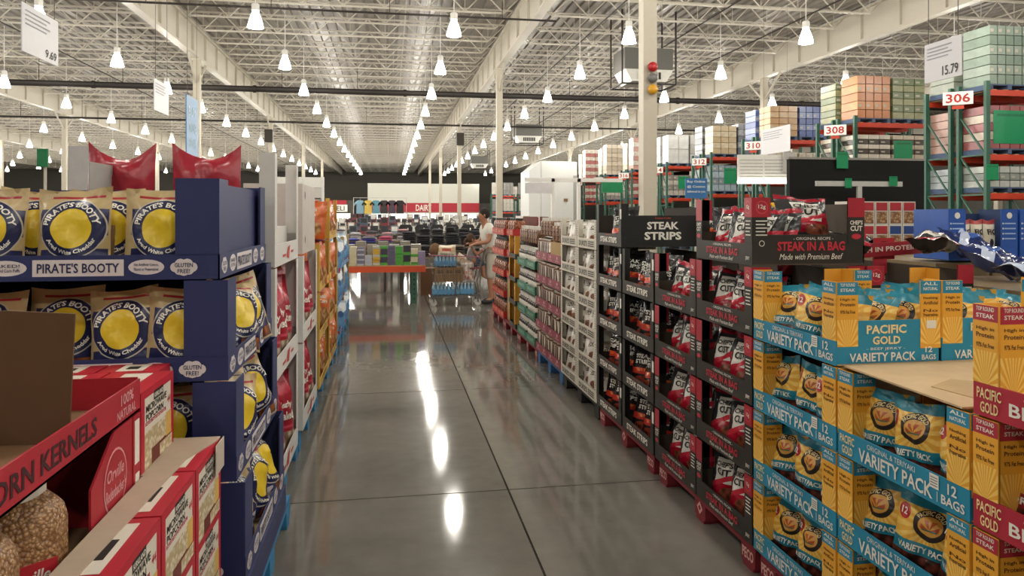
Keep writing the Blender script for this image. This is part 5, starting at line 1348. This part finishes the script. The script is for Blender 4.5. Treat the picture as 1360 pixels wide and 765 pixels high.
# ---------------------------------------------------------------- shopping cart, nose to the left
CX, CY = .72, 13.0
CH = mat('#8b8b8b', .3, .8)
P = []
L_, W_ = .9, .55
fr_ = MB(); fr_.tube([(0, 0, .92), (L_, 0, .88), (L_, W_, .88), (0, W_, .92), (0, 0, .92)], .02, mat('#9a5a6a', .5)); P.append(('basket_rim', fr_.mesh('basket_rim')))
bk = MB()
for q in range(13):
    x = L_*q/12; bk.bar((x, 0, .9), (.08+x*.9, .04, .42), .006, CH); bk.bar((x, W_, .9), (.08+x*.9, W_-.04, .42), .006, CH); bk.bar((.08+x*.9, .04, .42), (.08+x*.9, W_-.04, .42), .006, CH)
for z, o_ in ((.58, .05), (.74, .03)): bk.tube([(o_, .02, z), (L_-.02, .02, z), (L_-.02, W_-.02, z), (o_, W_-.02, z), (o_, .02, z)], .006, CH)
P.append(('basket_wire', bk.mesh('basket_wire')))
ch = MB()
for y in (.06, W_-.06):
    ch.tube([(.0, y, .16), (.9, y, .18), (.84, y, .42), (.98, y, 1.0)], .024, CH); ch.tube([(.45, y, .42), (.55, y, .2)], .02, CH)
ch.tube([(0, .06, .16), (0, W_-.06, .16)], .024, CH); ch.tube([(.9, .06, .18), (.9, W_-.06, .18)], .02, CH)
P.append(('chassis', ch.mesh('chassis')))
P.append(('handle_bar', MB().bar((.98, 0, 1.0), (.98, W_, 1.0), .032, mat('#7a2a30', .5), 8).mesh('handle_bar')))
sh = MB()
for q in range(7): sh.bar((.0, .08+q*.065, .165), (.88, .08+q*.065, .175), .008, CH)
P.append(('lower_rack', sh.mesh('lower_rack')))
P.append(('child_seat', MB().box(.72, .9, .1, .45, .66, .68, mat('#7a2a30', .5)).mesh('child_seat')))
wh = MB().lathe([(.03, -.016), (.06, -.014), (.06, .014), (.03, .016)], mat('#b9b5ac', .6), 14).mesh('wheel'); fk = MB().box(-.012, .012, -.03, .03, .03, .12, CH).mesh('fork')
for x in (.06, .86):
    for y in (.08, W_-.08): P.append(('wheel', wh, (x, y, .06), (PI/2, 0, 0))); P.append(('fork', fk, (x, y, .04)))
put(P, 'shopping_cart', 'loaded wire shopping cart pointing left beside the book table', 'cart', (CX, CY, 0))
def water_pack(nx, ny):
    Pk = []; bl = mat('#86abc0', .2, var=.2); cp = mat('#e6eaee', .4)
    bt = MB().lathe([(.028, 0), (.031, .02), (.031, .13), (.012, .18), (.012, .2)], bl, 8).mesh('bottle', True); ct = MB().lathe([(.014, .195), (.014, .215)], cp, 8).mesh('cap')
    for i in range(nx):
        for j in range(ny): Pk.append(('bottle', bt, (.034+.066*i, .034+.066*j, 0), (0, 0, 0), [('cap', ct)]))
    wr = MB().box(-.002, nx*.066+.004, -.002, ny*.066+.004, .02, .11, mat('#5d8fb3', .15, var=.25)); Pk.append(('shrink_wrap', wr.mesh('shrink_wrap')))
    return Pk
wp = water_pack(6, 4); wp2 = water_pack(5, 4)
put(wp, 'water_pack', 'shrink-wrapped pack of blue water bottles on the lower cart rack, left', 'water pack', (CX+.04, CY+.12, .185), 0, 'water packs')
put(wp2, 'water_pack', 'shrink-wrapped pack of blue water bottles on the lower cart rack, right', 'water pack', (CX+.47, CY+.12, .187), 0, 'water packs')
put(wp, 'water_pack', 'pack of blue water bottles on the brown cartons in the cart', 'water pack', (CX+.08, CY+.12, .7), 0, 'water packs')
cb_ = [('carton_body', MB().box(0, .16, 0, .36, 0, .26, mat('#7f6244', .8)).mesh('carton_body')), ('tape', MB().box(.06, .1, -.002, .362, .1, .27, mat('#a68a62', .4)).mesh('tape')), ('print_mark', MB().text('EGGS', (.03, -.003, .16), (.1, 0, 0), (0, 0, .05), K_INK).mesh('print_mark'))]
for i in range(3): put([cb_[0], cb_[2]], 'carton', 'brown carton in the cart basket, %s from the nose' % ORD[i], 'carton', (CX+.1+.165*i, CY+.09, .43), 0, 'cartons in the cart')
rl = bag('bread_bag', .36, .2, .22, pmat('bread_bag_print', '#d8cdb8', [('band', .3, .7, '#c9b08a'), ('rect', .25, .75, .35, .6, '#b9594a')], .35, .4), mat('#cfc2a8', .4), 131, crinkle=.014)
one('bread_bag', rl, 'cream bread bag on top of the cart load', 'bag', (CX+.3, CY+.25, .9), (-.15, 0, 0))
one('bread_bag', rl, 'plump cream bag leaning at the back of the cart load', 'bag', (CX+.56, CY+.3, .72), (-.1, .5, .1), scale=(.7, .8, 1.0))
pr_ = bag('produce_bag', .25, .4, .2, pmat('produce_bag_print', '#b9a08c', [('food', 0, 1, 0, .45, '#b5232b', '#d8c8b8', 6), ('food', 0, 1, .45, .85, '#b8746a', '#d9cfc4', 9)], .25, .4), mat('#c9bdb0', .3), 132, crinkle=.015)
one('produce_bag', pr_, 'clear bag of red produce at the rear of the cart basket', 'bag', (CX+.68, CY+.2, .44), (-.05, 0, 0))
one('plush_toy', MB().lathe([(.03, 0), (.09, .03), (.11, .12), (.08, .2), (.02, .24)], mat('#6d5238', .95, var=.4, scale=60), 12).mesh('plush_toy', True), 'fuzzy brown bundle at the front of the cart load', 'toy', (CX+.1, CY+.3, .89))
one('carton', MB().box(0, .3, 0, .4, 0, .55, mat('#6d4c32', .8)).mesh('carton'), 'brown carton standing on the floor behind the cart nose', 'carton', (.62, 14.85, 0))

# ---------------------------------------------------------------- people
def skin(name, nodes, edges, mats_, sub=2, root=0):
    me = bpy.data.meshes.new('tmp'); keys = list(nodes)
    me.from_pydata([nodes[k][0] for k in keys], [(keys.index(a), keys.index(b_)) for a, b_ in edges], [])
    ob = bpy.data.objects.new('tmp', me); COL.objects.link(ob)
    ob.modifiers.new('s', 'SKIN'); sm = ob.modifiers.new('d', 'SUBSURF'); sm.levels = sub; sm.render_levels = sub
    sv = me.skin_vertices[0].data
    for i, k in enumerate(keys):
        r = nodes[k][1]; sv[i].radius = (r, r) if not isinstance(r, tuple) else r; sv[i].use_root = (i == root)
    dg = bpy.context.evaluated_depsgraph_get(); dg.update()
    out = bpy.data.meshes.new_from_object(ob.evaluated_get(dg)); bpy.data.objects.remove(ob)
    out.name = name; out.materials.clear()
    for m in mats_: out.materials.append(m)
    out.polygons.foreach_set('use_smooth', [True]*len(out.polygons)); out.polygons.foreach_set('material_index', [0]*len(out.polygons))
    return out
SKIN = mat('#a8765a', .55, var=.05)
def person(kind, s, nodes, edges, label, loc, rz, hair, clothes, face_dir=(-1, 0)):
    body = skin('body', nodes, edges, [SKIN])
    e = obj('person', body, None, loc, (0, 0, rz)); tag(e, label, 'person')
    for nm, nd, ed, m in clothes: obj(nm, skin(nm, nd, ed, [m]), e)
    hx, hy, hz = nodes['head'][0]; r = s
    hm = MB(); prof = [(.0, .145*r), (.05*r, .136*r), (.085*r, .1*r), (.1*r, .05*r), (.1*r, -.0*r), (.08*r, -.05*r)]
    hm.lathe(prof[::-1], hair, 14)
    hme = hm.mesh('hair', True)
    obj('hair', hme, e, (hx+.022*r, hy, hz+.005*r), (0, .3, 0))
    f = MB()
    for sy in (-1, 1):
        f.lathe([(.004*r, -.01*r), (.012*r, 0), (.004*r, .01*r)], mat('#2a1d16', .4), 6, (hx-.098*r, hy+sy*.036*r)); 
        f.v = [(x, y, z+(hz+.01*r if i >= len(f.v)-18 else 0)) for i, (x, y, z) in enumerate(f.v)]
    obj('eyes', f.mesh('eyes'), e)
    n = MB().add([(hx-.095*r, hy-.016*r, hz-.035*r), (hx-.095*r, hy+.016*r, hz-.035*r), (hx-.128*r, hy, hz-.03*r), (hx-.098*r, hy, hz+.015*r)], [(0, 2, 3), (1, 3, 2), (0, 1, 2), (0, 3, 1)], SKIN).mesh('nose'); obj('nose', n, e)
    obj('mouth', MB().box(hx-.102*r, hx-.09*r, hy-.025*r, hy+.025*r, hz-.066*r, hz-.058*r, mat('#8a4a42', .5)).mesh('mouth'), e)
    for sy in (-1, 1): obj('ear', MB().lathe([(.008*r, -.03*r), (.02*r, 0), (.008*r, .03*r)], SKIN, 8).mesh('ear', True), e, (hx+.005*r, hy+sy*.1*r, hz-.005*r))
    return e
def hand_nodes(nd, ed, wrist, p, d, side, s, pre):
    """palm and five bent fingers; d = pointing direction, side = finger spread direction"""
    d = Vector(d).normalized(); side = Vector(side).normalized(); dn = d.cross(side); p = Vector(p)
    nd[pre+'palm'] = (tuple(p+d*.05*s), .028*s); ed.append((wrist, pre+'palm'))
    for i, (o, l) in enumerate(((-.03, .065), (-.01, .078), (.01, .073), (.03, .058))):
        a, b_, c_ = pre+'a%d' % i, pre+'b%d' % i, pre+'c%d' % i; q = p+d*.08*s+side*o*s
        nd[a] = (tuple(q), .011*s); nd[b_] = (tuple(q+d*l*.55*s-Vector((0, 0, .01*s))), .009*s); nd[c_] = (tuple(q+d*l*.75*s-Vector((0, 0, .04*s))), .008*s)
        ed += [(pre+'palm', a), (a, b_), (b_, c_)]
    q = p+d*.035*s-side*.04*s
    nd[pre+'t0'] = (tuple(q), .012*s); nd[pre+'t1'] = (tuple(q+d*.04*s-side*.015*s), .009*s); ed += [(pre+'palm', pre+'t0'), (pre+'t0', pre+'t1')]
# man: faces -x, leaning slightly to the child
h = 1.0
nd = {'pelvis': ((0, 0, .96), .14), 'waist': ((-.005, 0, 1.1), .135), 'chest': ((-.06, 0, 1.32), (.16, .14)), 'neck': ((-.11, 0, 1.49), .06), 'headlow': ((-.15, 0, 1.55), .08), 'head': ((-.155, 0, 1.63), .103), 'crown': ((-.14, 0, 1.695), .078)}
ed = [('pelvis', 'waist'), ('waist', 'chest'), ('chest', 'neck'), ('neck', 'headlow'), ('headlow', 'head'), ('head', 'crown')]
for s, k in ((-1, 'l'), (1, 'r')):
    nd[k+'sh'] = ((-.06, s*.19, 1.41), .068); nd[k+'el'] = ((-.12, s*.25, 1.15), .048); nd[k+'wr'] = ((-.33, s*.2, 1.12), .034)
    ed += [('chest', k+'sh'), (k+'sh', k+'el'), (k+'el', k+'wr')]
    hand_nodes(nd, ed, k+'wr', (-.34, s*.2, 1.11), (-1, 0, -.2), (0, s, 0), 1, k)
    nd[k+'hip'] = ((0, s*.1, .9), .1); nd[k+'kn'] = ((-.02+.03*s, s*.11, .5), .06); nd[k+'an'] = ((.03+.06*s, s*.11, .09), .04); nd[k+'toe'] = ((-.13+.06*s, s*.12, .035), .033)
    ed += [('pelvis', k+'hip'), (k+'hip', k+'kn'), (k+'kn', k+'an'), (k+'an', k+'toe')]
def sub(keys, gr, extra=None):
    n2 = {k: (nd[k][0], (nd[k][1] if not isinstance(nd[k][1], tuple) else nd[k][1][0])+gr) for k in keys}
    return n2
sh_n = sub(['pelvis', 'waist', 'chest', 'lsh', 'rsh'], .035)
for s, k in ((-1, 'l'), (1, 'r')): sh_n[k+'ue'] = ((-.1, s*.235, 1.24), .085)
shirt = ('shirt', sh_n, [('pelvis', 'waist'), ('waist', 'chest'), ('chest', 'lsh'), ('chest', 'rsh'), ('lsh', 'lue'), ('rsh', 'rue')], mat('#d8d4ca', .85))
so_n = sub(['pelvis', 'lhip', 'rhip'], .02)
for s, k in ((-1, 'l'), (1, 'r')): so_n[k+'k2'] = ((-.01+.03*s, s*.115, .44), .088)
shorts = ('shorts', so_n, [('pelvis', 'lhip'), ('pelvis', 'rhip'), ('lhip', 'lk2'), ('rhip', 'rk2')], mat('#b9b2a4', .85))
cl = [shirt, shorts]
for k in 'lr':
    a, t_ = Vector(nd[k+'an'][0]), Vector(nd[k+'toe'][0])
    cl.append(('shoe', {'a': ((a.x+.04, a.y, .05), .045), 'b': (tuple((a+t_)/2*Vector((1, 1, 0))+Vector((0, 0, .05))), .047), 'c': ((t_.x-.03, t_.y, .042), .04)}, [('a', 'b'), ('b', 'c')], mat('#2a2a2e', .6)))
person('man', 1.0, nd, ed, 'man in white t-shirt and pale shorts pushing the cart, facing left', (1.85, 13.3, .005), .15, mat('#211a16', .8, var=.3, scale=80), cl)
# child sitting in the cart seat, facing the man (+x); built facing -x and turned round
nd2 = {'pelvis': ((0, 0, .0), .085), 'chest': ((.0, 0, .2), (.09, .08)), 'neck': ((-.005, 0, .3), .035), 'headlow': ((-.02, 0, .345), .058), 'head': ((-.02, 0, .405), .075), 'crown': ((-.01, 0, .46), .055)}
ed2 = [('pelvis', 'chest'), ('chest', 'neck'), ('neck', 'headlow'), ('headlow', 'head'), ('head', 'crown')]
for s, k in ((-1, 'l'), (1, 'r')):
    nd2[k+'sh'] = ((0, s*.1, .25), .038); nd2[k+'el'] = ((-.1, s*.13, .14), .028); nd2[k+'wr'] = ((-.2, s*.08, .2), .021)
    ed2 += [('chest', k+'sh'), (k+'sh', k+'el'), (k+'el', k+'wr')]
    hand_nodes(nd2, ed2, k+'wr', (-.2, s*.08, .2), (-1, 0, .3), (0, s, 0), .62, k)
    nd2[k+'kn'] = ((-.2, s*.075, -.02), .045); nd2[k+'an'] = ((-.23, s*.075, -.27), .03); nd2[k+'toe'] = ((-.31, s*.075, -.31), .024)
    ed2 += [('pelvis', k+'kn'), (k+'kn', k+'an'), (k+'an', k+'toe')]
sh2 = ('shirt', {'p': (nd2['pelvis'][0], .098), 'c': (nd2['chest'][0], .1), 'l': ((0, -.1, .25), .05), 'r': ((0, .1, .25), .05), 'l2': ((-.05, -.12, .2), .045), 'r2': ((-.05, .12, .2), .045)}, [('p', 'c'), ('c', 'l'), ('c', 'r'), ('l', 'l2'), ('r', 'r2')], mat('#8f8b8a', .85))
tr2 = ('trousers', {'p': (nd2['pelvis'][0], .09), 'l': ((-.2, -.075, -.02), .055), 'r': ((-.2, .075, -.02), .055), 'l2': ((-.21, -.075, -.1), .052), 'r2': ((-.21, .075, -.1), .052)}, [('p', 'l'), ('p', 'r'), ('l', 'l2'), ('r', 'r2')], mat('#3c4658', .85))
e = person('child', .78, nd2, ed2, 'small child in a grey shirt sitting in the cart seat', (CX+.76, CY+.27, .78), PI, mat('#4a3320', .85, var=.3, scale=80), [sh2, tr2])
obj('ponytail', skin('ponytail', {'a': ((.06, 0, .44), .03), 'b': ((.11, 0, .4), .035), 'c': ((.12, 0, .3), .015)}, [('a', 'b'), ('b', 'c')], [mat('#4a3320', .85, var=.3, scale=80)]), e)
